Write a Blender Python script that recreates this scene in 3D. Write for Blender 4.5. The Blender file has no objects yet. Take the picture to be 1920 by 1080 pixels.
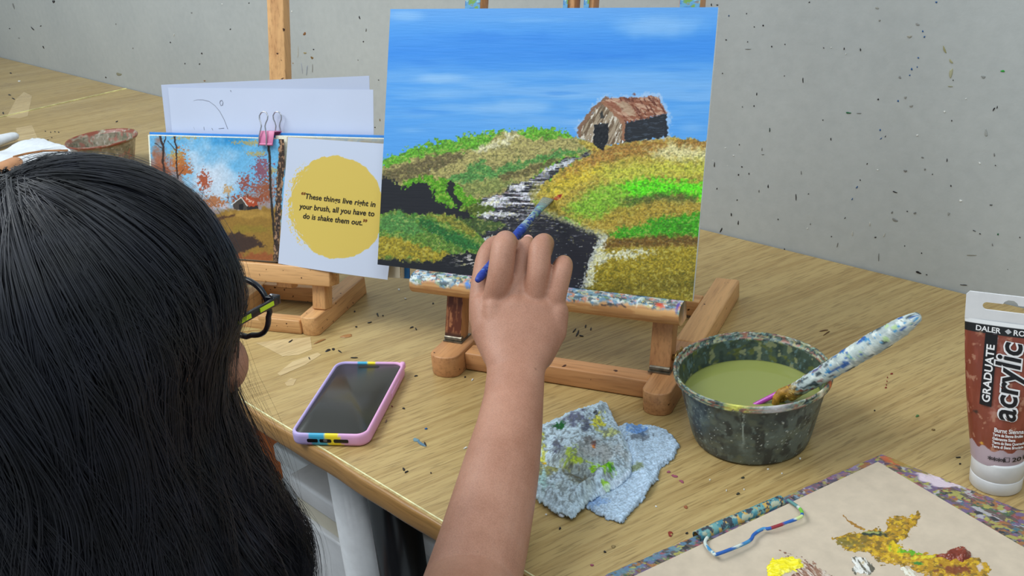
import bpy, bmesh, math, random
import numpy as np
from mathutils import Vector, Matrix

SC = bpy.context.scene
COL = SC.collection

# ------------------------------------------------------------------ camera
FPX, PITCH, ROLL, YAW, CAMH = 1901.6, 0.4195, -0.0845, -0.8265, 0.5336
_cp, _sp, _cy, _sy = math.cos(PITCH), math.sin(PITCH), math.cos(YAW), math.sin(YAW)
_fw = np.array([_sy*_cp, _cy*_cp, -_sp]); _r = np.array([_cy, -_sy, 0.]); _u = np.cross(_r, _fw)
_cr, _sr = math.cos(ROLL), math.sin(ROLL)
CR = np.stack([_cr*_r+_sr*_u, -_sr*_r+_cr*_u, _fw]); CC = np.array([0, 0, CAMH])
cam = bpy.data.objects.new('camera', bpy.data.cameras.new('camera')); COL.objects.link(cam)
cam.data.sensor_width = 36; cam.data.lens = 36*FPX/1920; cam.data.clip_start = .02
M = Matrix.Identity(4)
for i in range(3):
    M[i][0], M[i][1], M[i][2], M[i][3] = CR[0][i], CR[1][i], -CR[2][i], CC[i]
cam.matrix_world = M
SC.camera = cam

# ------------------------------------------------------------------ light
w = bpy.data.worlds.new('room_light'); SC.world = w; w.use_nodes = True
w.node_tree.nodes['Background'].inputs[0].default_value = (.80, .93, 1, 1)
w.node_tree.nodes['Background'].inputs[1].default_value = .52
def area(name, loc, target, size, power, col=(1, 1, 1)):
    l = bpy.data.lights.new(name, 'AREA'); l.shape = 'RECTANGLE'; l.size = size[0]; l.size_y = size[1]
    l.energy = power; l.color = col
    o = bpy.data.objects.new(name, l); COL.objects.link(o); o.location = loc
    o.rotation_euler = (Vector(target)-Vector(loc)).to_track_quat('-Z', 'Y').to_euler(); return o
area('ceiling_light', (-1.6, -.5, 1.95), (-.9, .7, 0), (1.3, 1.0), 39, (.95, .99, 1))
area('ceiling_light', (.3, .1, 2.0), (-.5, .8, 0), (1.2, 1.2), 16, (.88, .97, 1))
area('ceiling_light', (-2.9, .1, 2.0), (-2.4, .9, 0), (1.2, 1.2), 11, (.88, .97, 1))
vs = SC.view_settings
SC.display_settings.display_device = 'sRGB'
vs.view_transform = 'Standard'; vs.look = 'None'; vs.gamma = 1; vs.use_curve_mapping = False; vs.exposure = 0.0

# ------------------------------------------------------------------ helpers
def lin(c):
    c = np.asarray(c, float)/255.
    return np.where(c <= .04045, c/12.92, ((c+.055)/1.055)**2.4)
def L4(c): return (*[float(x) for x in lin(c)], 1)
def proj(X):
    d = (np.asarray(X, float)-CC)@CR.T
    return 960+FPX*d[..., 0]/d[..., 2], 540-FPX*d[..., 1]/d[..., 2]
def rays(u, v):
    u = np.asarray(u, float); v = np.asarray(v, float)
    return np.stack([(u-960)/FPX, -(v-540)/FPX, np.ones_like(u)], -1)@CR
def hz(u, v, z=0.):
    d = rays(u, v); return CC+d*((z-CC[2])/d[..., 2])[..., None]
def hp(u, v, P, N):
    d = rays(u, v); return CC+d*(((np.array(P)-CC)@N)/(d@N))[..., None]
def dp(u, v, D): return CC+rays(u, v)*D
def unit(v): v = np.asarray(v, float); return v/np.linalg.norm(v)

_rs = np.random.RandomState(7)
_tab = _rs.rand(64, 256, 256)
def vn(x, y, seed=0):
    t = _tab[seed % 64]
    xi = np.floor(x).astype(int); yi = np.floor(y).astype(int); fx = x-xi; fy = y-yi
    fx = fx*fx*(3-2*fx); fy = fy*fy*(3-2*fy)
    a = t[xi % 256, yi % 256]; b = t[(xi+1) % 256, yi % 256]; c = t[xi % 256, (yi+1) % 256]; d = t[(xi+1) % 256, (yi+1) % 256]
    return (a*(1-fx)+b*fx)*(1-fy)+(c*(1-fx)+d*fx)*fy
def fbm(x, y, seed=0, o=4):
    s = 0; a = .5; n = 0
    for i in range(o):
        s = s+a*vn(x*2**i+13*i, y*2**i+7*i, seed+i); n += a; a *= .5
    return s/n
def sstep(a, b, x):
    t = np.clip((x-a)/(b-a), 0, 1); return t*t*(3-2*t)
def seg_d(X, Y, pts, closed):
    d = np.full(X.shape, 1e9); n = len(pts)
    for i in range(n if closed else n-1):
        x0, y0 = pts[i][:2]; x1, y1 = pts[(i+1) % n][:2]
        dx, dy = x1-x0, y1-y0; t = np.clip(((X-x0)*dx+(Y-y0)*dy)/(dx*dx+dy*dy+1e-12), 0, 1)
        d = np.minimum(d, (X-x0-t*dx)**2+(Y-y0-t*dy)**2)
    return np.sqrt(d)
def inside(X, Y, pts):
    r = np.zeros(X.shape, bool); n = len(pts)
    for i in range(n):
        x0, y0 = pts[i]; x1, y1 = pts[(i+1) % n]
        if y0 == y1: continue
        c = ((y0 > Y) != (y1 > Y)) & (X < (x1-x0)*(Y-y0)/(y1-y0)+x0)
        r ^= c
    return r
class Paint:
    """pigment on a surface, one colour per mesh vertex"""
    def __init__(s, X, Y, base):
        s.X, s.Y = X, Y; s.c = np.zeros(X.shape+(3,)); s.c[:] = base
    def sd(s, poly, rough, rs, seed):
        X = s.X+rough*2*(fbm(s.X/rs, s.Y/rs, seed)-.5)*2; Y = s.Y+rough*2*(fbm(s.X/rs, s.Y/rs, seed+5)-.5)*2
        d = seg_d(X, Y, poly, True); return np.where(inside(X, Y, poly), d, -d)
    def mix(s, m, col):
        s.c = s.c*(1-m[..., None])+np.asarray(col, float)*m[..., None]
    def reg(s, poly, col, rough=3, soft=1.5, rs=8, seed=1, a=1):
        m = sstep(-soft, soft, s.sd(poly, rough, rs, seed))*a; s.mix(m, col); return m
    def line(s, pts, wd, col, rough=1, soft=.8, rs=6, seed=2, a=1):
        X = s.X+rough*2*(fbm(s.X/rs, s.Y/rs, seed)-.5)*2; Y = s.Y+rough*2*(fbm(s.X/rs, s.Y/rs, seed+5)-.5)*2
        m = sstep(wd/2+soft, wd/2-soft, seg_d(X, Y, pts, False))*a; s.mix(m, col)
    def spot(s, x, y, rx, ry, col, a=1, rough=.5, rs=10, seed=3, soft=1., rot=0):
        c, n = math.cos(rot), math.sin(rot); U = (s.X-x)*c+(s.Y-y)*n; V = -(s.X-x)*n+(s.Y-y)*c
        q = np.sqrt((U/rx)**2+(V/ry)**2)+rough*(fbm(s.X/rs, s.Y/rs, seed)-.5)*2
        s.mix(sstep(1, 1-soft, q)*a, col)

def new_mesh(name, verts, faces, mat=None, parent=None, smooth=False, cols=None, loc=None):
    me = bpy.data.meshes.new(name)
    verts = np.asarray(verts, float)
    me.from_pydata(verts.tolist() if len(verts) < 50 else [tuple(v) for v in verts.tolist()], [], [tuple(int(i) for i in f) for f in faces])
    me.update()
    if smooth: me.polygons.foreach_set('use_smooth', [True]*len(me.polygons))
    if cols is not None:
        a = me.color_attributes.new('pigment', 'FLOAT_COLOR', 'POINT')
        c = np.ones((len(verts), 4), np.float32); c[:, :3] = lin(np.clip(cols, 0, 255)); a.data.foreach_set('color', c.ravel())
    if mat: me.materials.append(mat)
    o = bpy.data.objects.new(name, me); COL.objects.link(o)
    if parent is not None: o.parent = parent
    if loc is not None: o.location = loc
    return o
def empty(name, label, cat, loc=(0, 0, 0), rz=0, group=None):
    o = bpy.data.objects.new(name, None); COL.objects.link(o); o.location = loc; o.rotation_euler = (0, 0, rz); o.empty_display_size = .02
    o['label'] = label; o['category'] = cat
    if group: o['group'] = group
    bpy.context.view_layer.update()
    return o
def tag(o, label=None, cat=None, group=None, kind=None):
    if label: o['label'] = label
    if cat: o['category'] = cat
    if group: o['group'] = group
    if kind: o['kind'] = kind
    return o
def bevel(o, wd=.002, seg=2):
    m = o.modifiers.new('bevel', 'BEVEL'); m.width = wd; m.segments = seg; m.limit_method = 'ANGLE'; m.angle_limit = .6
    for p in o.data.polygons: p.use_smooth = True
    return o
class MB:
    def __init__(s): s.v = []; s.f = []; s.c = []
    def add(s, v, f, col=None):
        n = len(s.v); s.v += [tuple(map(float, p)) for p in v]; s.f += [tuple(int(i)+n for i in q) for q in f]
        s.c += [tuple(col) if col is not None else (128, 128, 128)]*len(v); return s
    def box(s, x0, x1, y0, y1, z0, z1, fr=None):
        v = [(x, y, z) for z in (z0, z1) for x, y in ((x0, y0), (x1, y0), (x1, y1), (x0, y1))]
        if fr is not None:
            o, a, b, c = fr; v = [tuple(np.array(o)+p[0]*np.array(a)+p[1]*np.array(b)+p[2]*np.array(c)) for p in v]
        return s.add(v, [(3, 2, 1, 0), (4, 5, 6, 7), (0, 1, 5, 4), (1, 2, 6, 5), (2, 3, 7, 6), (3, 0, 4, 7)])
    def prism(s, outline, z0, z1, fr=None):
        n = len(outline); v = [(x, y, z0) for x, y in outline]+[(x, y, z1) for x, y in outline]
        if fr is not None:
            o, a, b, c = fr; v = [tuple(np.array(o)+p[0]*np.array(a)+p[1]*np.array(b)+p[2]*np.array(c)) for p in v]
        return s.add(v, [tuple(range(n-1, -1, -1)), tuple(range(n, 2*n))]+[(i, (i+1) % n, n+(i+1) % n, n+i) for i in range(n)])
    def tube(s, pts, rad, n=10, cap=True, side=None, flat=None, round_end=False, col=None):
        """swept tube; rad scalar or list; flat = thickness ratio list in the other direction"""
        P = np.array(pts, float); k = len(P)
        rad = np.full(k, rad) if np.isscalar(rad) else np.array(rad, float)
        flat = np.ones(k) if flat is None else (np.full(k, flat) if np.isscalar(flat) else np.array(flat, float))
        if round_end:
            def ends(P, rad, flat):
                t = unit(P[0]-P[1]); r = rad[0]
                add = [P[0]+t*r*math.sin(a) for a in (1.45, 1.1, .6)]; rr = [r*math.cos(a) for a in (1.45, 1.1, .6)]
                return np.vstack([add, P]), np.concatenate([rr, rad]), np.concatenate([[flat[0]]*3, flat])
            P, rad, flat = ends(P, rad, flat); P, rad, flat = ends(P[::-1], rad[::-1], flat[::-1]); P, rad, flat = P[::-1], rad[::-1], flat[::-1]
            k = len(P)
        T = np.gradient(P, axis=0); T /= np.linalg.norm(T, axis=1)[:, None]
        if side is None:
            side = np.cross(T[0], [0, 0, 1.]); 
            if np.linalg.norm(side) < .1: side = np.array([1., 0, 0])
        A = np.array(side, float); v = []
        for i in range(k):
            A = A-T[i]*(A@T[i]); A /= np.linalg.norm(A); B = np.cross(T[i], A)
            for j in range(n):
                a = 2*math.pi*j/n; v.append(P[i]+rad[i]*(math.cos(a)*A+flat[i]*math.sin(a)*B))
        f = [(i*n+j, i*n+(j+1) % n, (i+1)*n+(j+1) % n, (i+1)*n+j) for i in range(k-1) for j in range(n)]
        if cap: f += [tuple(range(n-1, -1, -1)), tuple((k-1)*n+j for j in range(n))]
        return s.add(v, f, col)
    def lathe(s, prof, c=(0, 0, 0), n=48, ax=None):
        v = []; k = len(prof)
        for r, z in prof:
            for j in range(n):
                a = 2*math.pi*j/n; v.append((c[0]+r*math.cos(a), c[1]+r*math.sin(a), c[2]+z))
        f = [(i*n+j, i*n+(j+1) % n, (i+1)*n+(j+1) % n, (i+1)*n+j) for i in range(k-1) for j in range(n)]
        return s.add(v, f)
    def ball(s, c, r, n=16, fr=None):
        r = (r, r, r) if np.isscalar(r) else r; v = []; fr = fr if fr is not None else np.eye(3)
        m = n//2
        for i in range(m+1):
            th = math.pi*(i+.0)/m; th = min(max(th, .02), math.pi-.02)
            for j in range(n):
                a = 2*math.pi*j/n
                v.append(np.array(c)+fr[0]*r[0]*math.sin(th)*math.cos(a)+fr[1]*r[1]*math.sin(th)*math.sin(a)+fr[2]*r[2]*math.cos(th))
        f = [(i*n+j, i*n+(j+1) % n, (i+1)*n+(j+1) % n, (i+1)*n+j) for i in range(m) for j in range(n)]
        f = [q[::-1] for q in f]+[tuple(range(n)), tuple(m*n+j for j in range(n-1, -1, -1))]
        return s.add(v, f)
    def build(s, name, mat=None, parent=None, smooth=False, cols=False, loc=None):
        return new_mesh(name, s.v, s.f, mat, parent, smooth, np.array(s.c) if cols else None, loc)
def grid_faces(nx, ny, off=0):
    i, j = np.meshgrid(np.arange(nx-1), np.arange(ny-1)); a = (j*nx+i).ravel()+off
    return np.stack([a, a+1, a+nx+1, a+nx], 1)
def rrect(wd, ht, r, n=6):
    o = []
    for cx, cy, a0 in ((wd/2-r, ht/2-r, 0), (-wd/2+r, ht/2-r, 90), (-wd/2+r, -ht/2+r, 180), (wd/2-r, -ht/2+r, 270)):
        for k in range(n+1):
            a = math.radians(a0+90*k/n); o.append((cx+r*math.cos(a), cy+r*math.sin(a)))
    return o
def to_mesh(cu):
    o = bpy.data.objects.new('tmp', cu); COL.objects.link(o)
    dg = bpy.context.evaluated_depsgraph_get(); dg.update()
    me = bpy.data.meshes.new_from_object(o.evaluated_get(dg)); bpy.data.objects.remove(o)
    V = np.array([v.co[:] for v in me.vertices]).reshape(-1, 3); F = [tuple(p.vertices) for p in me.polygons]
    bpy.data.meshes.remove(me); return V, F
def text2d(s, size=1, shear=0, bold=0, space=1, fit=None):
    cu = bpy.data.curves.new('t', 'FONT'); cu.body = s; cu.size = size; cu.shear = shear; cu.offset = bold; cu.space_character = space; cu.resolution_u = 3
    V, F = to_mesh(cu)
    if fit is not None and len(V): V[:, 0] = (V[:, 0]-V[:, 0].min())*fit/(V[:, 0].max()-V[:, 0].min())
    return V, F

# ------------------------------------------------------------------ materials
class NM:
    def __init__(s, name, rough=.5, spec=.5, **kw):
        s.m = bpy.data.materials.new(name); s.m.use_nodes = True; s.t = s.m.node_tree; s.n = s.t.nodes; s.b = s.n['Principled BSDF']
        s.b.inputs['Roughness'].default_value = rough; s.b.inputs['Specular IOR Level'].default_value = spec
        for k, v in kw.items(): s.b.inputs[k.replace('_', ' ')].default_value = v
    def node(s, t, **kw):
        n = s.n.new(t)
        for k, v in kw.items():
            if k in n.inputs: n.inputs[k].default_value = v
            else: setattr(n, k, v)
        return n
    def link(s, a, b): s.t.links.new(a, b)
    def coord(s, scale=(1, 1, 1), rot=(0, 0, 0), kind='Object'):
        c = s.node('ShaderNodeTexCoord'); m = s.node('ShaderNodeMapping'); m.inputs['Scale'].default_value = scale; m.inputs['Rotation'].default_value = rot
        s.link(c.outputs[kind], m.inputs[0]); return m.outputs[0]
    def noise(s, vec, scale, detail=4, rough=.55, dist=0):
        n = s.node('ShaderNodeTexNoise'); n.inputs['Scale'].default_value = scale; n.inputs['Detail'].default_value = detail
        n.inputs['Roughness'].default_value = rough; n.inputs['Distortion'].default_value = dist
        s.link(vec, n.inputs['Vector']); return n.outputs['Fac']
    def ramp(s, fac, stops):
        r = s.node('ShaderNodeValToRGB'); e = r.color_ramp.elements
        while len(e) < len(stops): e.new(.5)
        for k, (p, c) in enumerate(stops):
            e[k].position = p; e[k].color = c if len(c) == 4 else L4(c)
        s.link(fac, r.inputs[0]); return r.outputs['Color']
    def mix(s, fac, a, b, mode='MIX'):
        m = s.node('ShaderNodeMix', data_type='RGBA', blend_type=mode)
        for k, v in ((0, fac), (6, a), (7, b)):
            if isinstance(v, (int, float)): m.inputs[k].default_value = v
            elif isinstance(v, (tuple, list)): m.inputs[k].default_value = v if len(v) == 4 else L4(v)
            else: s.link(v, m.inputs[k])
        return m.outputs[2]
    def color(s, c):
        if isinstance(c, (tuple, list)): s.b.inputs['Base Color'].default_value = L4(c)
        else: s.link(c, s.b.inputs['Base Color'])
    def bump(s, h, strength=.3, dist=.001):
        b = s.node('ShaderNodeBump'); b.inputs['Strength'].default_value = strength; b.inputs['Distance'].default_value = dist
        s.link(h, b.inputs['Height']); s.link(b.outputs[0], s.b.inputs['Normal'])
def plain(name, col, rough=.5, spec=.5, nz=.12, scale=60, bump=0, **kw):
    m = NM(name, rough, spec, **kw); v = m.coord()
    f = m.noise(v, scale, 4)
    c = np.array(col, float)
    m.color(m.ramp(f, [(.3, tuple(c*(1-nz))), (.7, tuple(np.minimum(c*(1+nz), 255)))]))
    if bump: m.bump(f, bump, .001)
    return m.m
def attr_mat(name, rough=.5, spec=.5, bscale=900, bump=.15, dist=.0005, stretch=(1, 1, 1), **kw):
    m = NM(name, rough, spec, **kw); a = m.node('ShaderNodeAttribute'); a.attribute_name = 'pigment'
    m.color(a.outputs['Color'])
    if bump: m.bump(m.noise(m.coord(stretch), bscale, 3), bump, dist)
    return m.m
def wood(name, c0, c1, axis=0, rough=.45, spots=0, scale=1):
    m = NM(name, rough, .4); sc = [70*scale]*3; sc[axis] = 4*scale
    v = m.coord(tuple(sc)); f = m.noise(v, 1, 6, .6, .4)
    c = m.ramp(f, [(.3, c0), (.55, c1), (.75, tuple(np.minimum(np.array(c1)*1.08, 255)))])
    sc2 = [400]*3; sc2[axis] = 25; g = m.noise(m.coord(tuple(sc2)), 1, 3)
    c = m.mix(m.ramp(g, [(.35, (255, 255, 255)), (.3, (255, 255, 255))] if 0 else [(.25, (170, 150, 130)), (.42, (255, 255, 255))]), (0, 0, 0), c) if 0 else m.mix(.35, c, m.ramp(g, [(.3, tuple(np.array(c0)*.75)), (.5, c1)]))
    if spots:
        n = m.noise(m.coord(), 130, 2, .5); k = m.ramp(n, [(.70, (0, 0, 0)), (.73, (255, 255, 255))])
        c = m.mix(k, c, (70, 35, 20))
    m.color(c); m.bump(g, .15, .0004); return m.m
# ------------------------------------------------------------------ room
WALLY, EDGEY = 1.117, .4239
def wall_material():
    m = NM('painted_concrete', .75, .3); v = m.coord()
    n1 = m.noise(v, 3.2, 5, .6); n2 = m.noise(v, 60, 4, .6)
    c = m.ramp(n1, [(.3, (168, 172, 173)), (.7, (181, 184, 183))])
    c = m.mix(.25, c, m.ramp(n2, [(.3, (164, 168, 168)), (.7, (190, 193, 192))]))
    vo = m.node('ShaderNodeTexVoronoi'); vo.inputs['Scale'].default_value = 60; m.link(v, vo.inputs['Vector'])
    vr = m.ramp(vo.outputs['Distance'], [(.025, (255, 255, 255)), (.04, (0, 0, 0))])
    gate = m.ramp(m.noise(v, 11, 2), [(.62, (0, 0, 0)), (.66, (255, 255, 255))])
    c = m.mix(m.mix(1, vr, gate, 'MULTIPLY'), c, (70, 68, 66))
    vo2 = m.node('ShaderNodeTexVoronoi'); vo2.inputs['Scale'].default_value = 65; m.link(m.coord((1, 1, .8), (.3, .2, .4)), vo2.inputs['Vector'])
    vr2 = m.ramp(vo2.outputs['Distance'], [(.03, (255, 255, 255)), (.045, (0, 0, 0))])
    gate2 = m.ramp(m.noise(v, 7, 2), [(.6, (0, 0, 0)), (.64, (255, 255, 255))])
    c = m.mix(m.mix(1, vr2, gate2, 'MULTIPLY'), c, (205, 205, 200))
    m.color(c); m.bump(n2, .25, .002); return m.m
MB().box(-6.5, 2.2, WALLY, WALLY+.15, -.75, 1.9).build('wall_back', wall_material())['kind'] = 'structure'
fm = plain('floor_tiles', (120, 112, 104), .5, .4, .15, 6)
MB().box(-6.5, 2.2, -2.2, WALLY, -.8, -.75).build('floor', fm)['kind'] = 'structure'

GR = math.radians(77)
def table_material(name, tint=(1, 1, 1), edge=False):
    m = NM(name, .33, .45)
    v = m.coord((1, 1, 1), (0, 0, -GR)) if not edge else m.coord()
    def st(sx, sy, d=3, dist=0, r=.55):
        mp = m.node('ShaderNodeMapping'); mp.inputs['Scale'].default_value = (sx, sy, sy); m.link(v, mp.inputs[0]); return m.noise(mp.outputs[0], 1, d, r, dist)
    t = np.array(tint)
    A = lambda *c: tuple(np.clip(np.array(c)*t, 0, 255))
    big = st(1.2, 9, 4, .7)
    c = m.ramp(big, [(.3, A(152, 122, 72)), (.5, A(176, 146, 92)), (.7, A(190, 163, 108))])
    mid = st(7, 210, 4, .3)
    c = m.mix(.42, c, m.ramp(mid, [(.35, A(142, 114, 70)), (.55, A(192, 168, 116))]))
    fine = st(34, 480, 2, .1)
    c = m.mix(m.ramp(fine, [(.36, (190, 190, 190)), (.46, (0, 0, 0))]), c, A(116, 92, 54))
    stain = m.noise(m.coord(), 4.5, 3, .5)
    c = m.mix(m.ramp(stain, [(.45, (0, 0, 0)), (.7, (120, 120, 120))]), c, A(172, 154, 112))
    m.color(c); m.bump(fine, .2, .0004)
    r = m.ramp(m.noise(m.coord(), 9, 3), [(.3, (.26, .26, .26, 1)), (.7, (.42, .42, .42, 1))]); m.link(r, m.b.inputs['Roughness'])
    return m.m
tm = table_material('oak_veneer'); em = wood('table_edge_wood', (120, 84, 44), (170, 128, 74), 0, .3)
metal_leg = plain('white_enamel', (205, 208, 212), .3, .5, .03)
grey_metal = plain('grey_frame', (150, 148, 142), .45, .5, .06)
def make_table(x0, x1, label, legs):
    t = empty('table', label, 'table', ((x0+x1)/2, (EDGEY+WALLY)/2, -.75))
    ox, oy, oz = (x0+x1)/2, (EDGEY+WALLY)/2, -.75
    def B(n, b, m, **k): return b.build(n, m, t, **k)
    o = B('tabletop', MB().box(x0-ox, x1-ox, EDGEY+.003-oy, WALLY-.003-oy, .728, .75), tm)
    # front edge: rounded lipping with slightly wavy bead
    n = 160; v = []; f = []
    prof = [(.004, 0), (.0018, -.0002), (.0004, -.0012), (-.0002, -.003), (-.0002, -.019), (.001, -.0218), (.004, -.023)]
    for i in range(n):
        x = x0+(x1-x0)*i/(n-1)
        for dy, dz in prof: v.append((x-ox, EDGEY+dy-oy+.0006*math.sin(x*31)+.0004*math.sin(x*83), .75+dz+.0003*math.sin(x*57)))
    k = len(prof)
    f = [(i*k+j, (i+1)*k+j, (i+1)*k+j+1, i*k+j+1) for i in range(n-1) for j in range(k-1)]
    new_mesh('edge_band', v, f, em, t, True)
    B('edge_highlight', MB().box(x0-ox, x1-ox, EDGEY+.0055-oy, EDGEY+.0068-oy, .7495, .7504), plain('painted_edge_highlight', (236, 222, 170), .3, .5, .2, 80))  # thin pale strip: the front edge's bright highlight line put in as colour
    B('frame_rail', MB().box(x0+.04-ox, x1-.04-ox, EDGEY+.022-oy, EDGEY+.042-oy, .704, .728), grey_metal)
    B('frame_rail', MB().box(x0+.04-ox, x1-.04-ox, WALLY-.08-oy, WALLY-.05-oy, .69, .728), grey_metal)
    for (lx, ly) in legs:
        B('leg', MB().tube([(lx-ox, ly-oy, 0), (lx-ox, ly-oy, .728)], .030, 28), metal_leg, smooth=True)
    return t
SEAMX = -2.642
TB = make_table(SEAMX+.003, .55, 'long worn oak veneer table carrying both easels and the water tub', [(-.822, .50), (-2.5, .5), (.48, .5), (-2.5, 1.0), (.48, 1.0)])
make_table(-4.6, SEAMX-.003, 'second oak veneer table beyond the pale joint, mostly bare, at far left', [(-4.5, .5), (-4.5, 1.0), (-2.75, .5), (-2.75, 1.0)])
# the pale bead along the joint is the edge trim of the farther table
o = MB().box(SEAMX-.004, SEAMX+.0025, EDGEY+.003, WALLY-.004, -.01, .0012).build('edge_strip', plain('joint_bead', (205, 190, 130), .5, .4, .3, 40)); o.parent = None
tag(o, 'pale yellow bead strip closing the joint between the two tables', 'strip')

# ------------------------------------------------------------------ paint flecks (thin real splats lying on wall and table)
fleck = attr_mat('dried_paint', .45, .4, 900, .2)
def splat_mesh(marks, place, nrm):
    mb = MB(); rnd = random.Random(4)
    for (u, v, a, b, rot, c) in marks:
        P = place(u, v); n = 14; ph = rnd.random()*6; v0 = []
        for j in range(n):
            t = 2*math.pi*j/n; r = 1+.22*math.sin(2*t+ph)+.15*math.sin(3*t+2*ph)
            x = a*r*math.cos(t); y = b*r*math.sin(t); R = math.radians(rot)
            v0.append(place(u+x*math.cos(R)-y*math.sin(R), v+x*math.sin(R)+y*math.cos(R)))
        v0 = np.array(v0); ctr = v0.mean(0)
        top = v0*.8+ctr*.2+np.array(nrm)*.0007
        vv = list(v0)+list(top)+[ctr+np.array(nrm)*.0009]
        f = [(j, (j+1) % n, n+(j+1) % n, n+j) for j in range(n)]+[(n+j, n+(j+1) % n, 2*n) for j in range(n)]
        mb.add(vv, f, c)
    return mb
K, BL, GN, WH, GY, BN = (35, 33, 36), (35, 85, 140), (25, 95, 60), (222, 222, 218), (120, 120, 118), (105, 72, 42)
s_ = 600/1157.
wm = []
for x, y, a, b, r, c in [(840,8,5,6,0,BL),(791,113,4,6,20,BL),(797,133,4,6,10,BL),(775,209,4,5,0,BL),(751,250,5,7,20,BL),(744,272,4,4,0,BL),(771,242,3,4,0,BL),(702,365,5,5,0,BL),(637,470,5,5,0,BL),(640,501,6,3,-40,BL),(656,493,5,2,-50,K),(553,677,7,4,-50,BL),(536,720,6,3,-60,BL),(522,408,14,5,0,GN),(560,409,12,1.5,0,GY),(1080,257,14,5,-8,(40,150,50)),(1063,847,5,5,0,GN),(630,359,6,4,-50,K),(214,92,5,4,20,K),(80,144,4,4,0,K),(90,57,3,6,0,(70,90,120)),(154,49,3,3,0,K),(158,151,3,3,0,K),(245,168,4,4,0,K),(293,160,3,3,0,K),(158,177,16,1.2,0,GY),(67,265,3,3,0,K),(507,176,3,6,0,K),(513,195,2,5,0,WH),(566,180,2.5,10,0,K),(460,172,3,3,0,WH),(433,173,3,3,0,K),(358,290,2.5,14,0,K),(291,274,2.5,2.5,0,K),(191,340,2.5,8,0,K),(181,383,3,5,0,K),(139,386,3,4,0,GY),(238,470,3,12,-5,(50,65,60)),(459,503,3,7,0,K),(430,434,3,3,0,K),(210,540,2,9,0,GY),(213,558,7,1.5,0,GY),(128,523,3,3,0,K),(38,596,2,16,0,K),(137,603,4,4,0,K),(125,632,3,6,0,K),(163,628,2.5,5,0,K),(352,625,2,11,0,GY),(232,674,3,10,8,K),(333,713,2.5,18,-4,K),(199,691,2.5,9,0,GY),(47,682,3,5,0,K),(120,723,3.5,3.5,0,K),(378,701,3,3,0,K),(268,793,3.5,3.5,0,K),(99,776,2.5,11,0,K),(124,806,2.5,14,0,K),(62,832,3,18,28,K),(291,902,3,6,0,K),(510,788,5,2.5,-50,K),(461,855,3,3,0,K),(483,885,2.5,12,12,GY),(620,858,5,4,0,K),(590,592,5,2.5,-40,K),(565,651,4,3,0,K),(690,694,13,3,15,K),(790,569,7,4,0,GY),(728,618,9,7,0,GY),(799,612,6,5,0,GY),(879,579,2.5,9,0,K),(735,764,3.5,3.5,0,K),(680,768,4,9,15,GY),(690,795,16,10,20,(135,135,132)),(763,770,8,6,0,GY),(775,985,16,6,14,K),(805,993,6,2,20,K),(726,889,3,3,0,K),(787,915,3.5,3.5,0,K),(896,436,3,4,0,K),(901,290,3,3,0,K),(772,87,11,9,0,(150,150,148)),(743,132,12,9,0,(160,158,148)),(708,279,8,7,0,(140,140,138)),(728,352,9,7,0,(150,150,146)),(750,383,9,8,0,(150,150,146)),(626,28,12,6,0,(158,158,152)),(635,73,6,6,0,(150,150,146)),(1010,278,16,7,10,(140,142,140)),(1048,395,3,14,30,K),(1060,388,2,10,20,K),(1020,480,8,26,-12,(158,160,158)),(1050,560,2.5,12,0,GY),(870,180,5,26,-25,(150,145,105)),(893,222,7,14,-30,(160,155,120)),(893,265,9,34,8,(168,166,138)),(890,312,14,2,0,(150,146,110)),(966,922,28,1.5,0,(140,135,120)),(928,726,7,7,0,WH),(870,404,6,5,0,WH),(947,357,3,4,0,WH),(771,489,5,5,0,WH),(997,590,4,8,-20,WH),(628,614,5,3,0,WH),(374,826,3,5,0,WH),(107,562,4,3,0,WH),(77,535,3,3,0,WH),(1043,885,3,8,0,GY),(893,672,3,6,0,K),(885,772,8,10,0,(150,152,150)),(977,834,8,2,20,K),(998,845,5,3,0,K),(940,1030,20,2,6,K),(1038,741,7,3,0,K),(1142,858,4,3,0,K),(1054,598,3,3,0,K),(826,630,3,3,0,K),(462,953,11,4,15,K),(385,810,2,6,0,GY),(632,930,2,22,3,GY),(652,850,3,12,20,(190,188,180)),(600,810,3,14,0,(190,188,180)),(537,845,3,16,0,(190,188,180)),(182,97,3,3,0,K),(381,8,4,4,0,K),(48,18,5,4,0,K),(27,17,3,7,0,K)]:
    wm.append((1320+x*s_, y*s_, a*s_*.62, b*s_*.62, r, c))
s2 = 720/1920.
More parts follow.
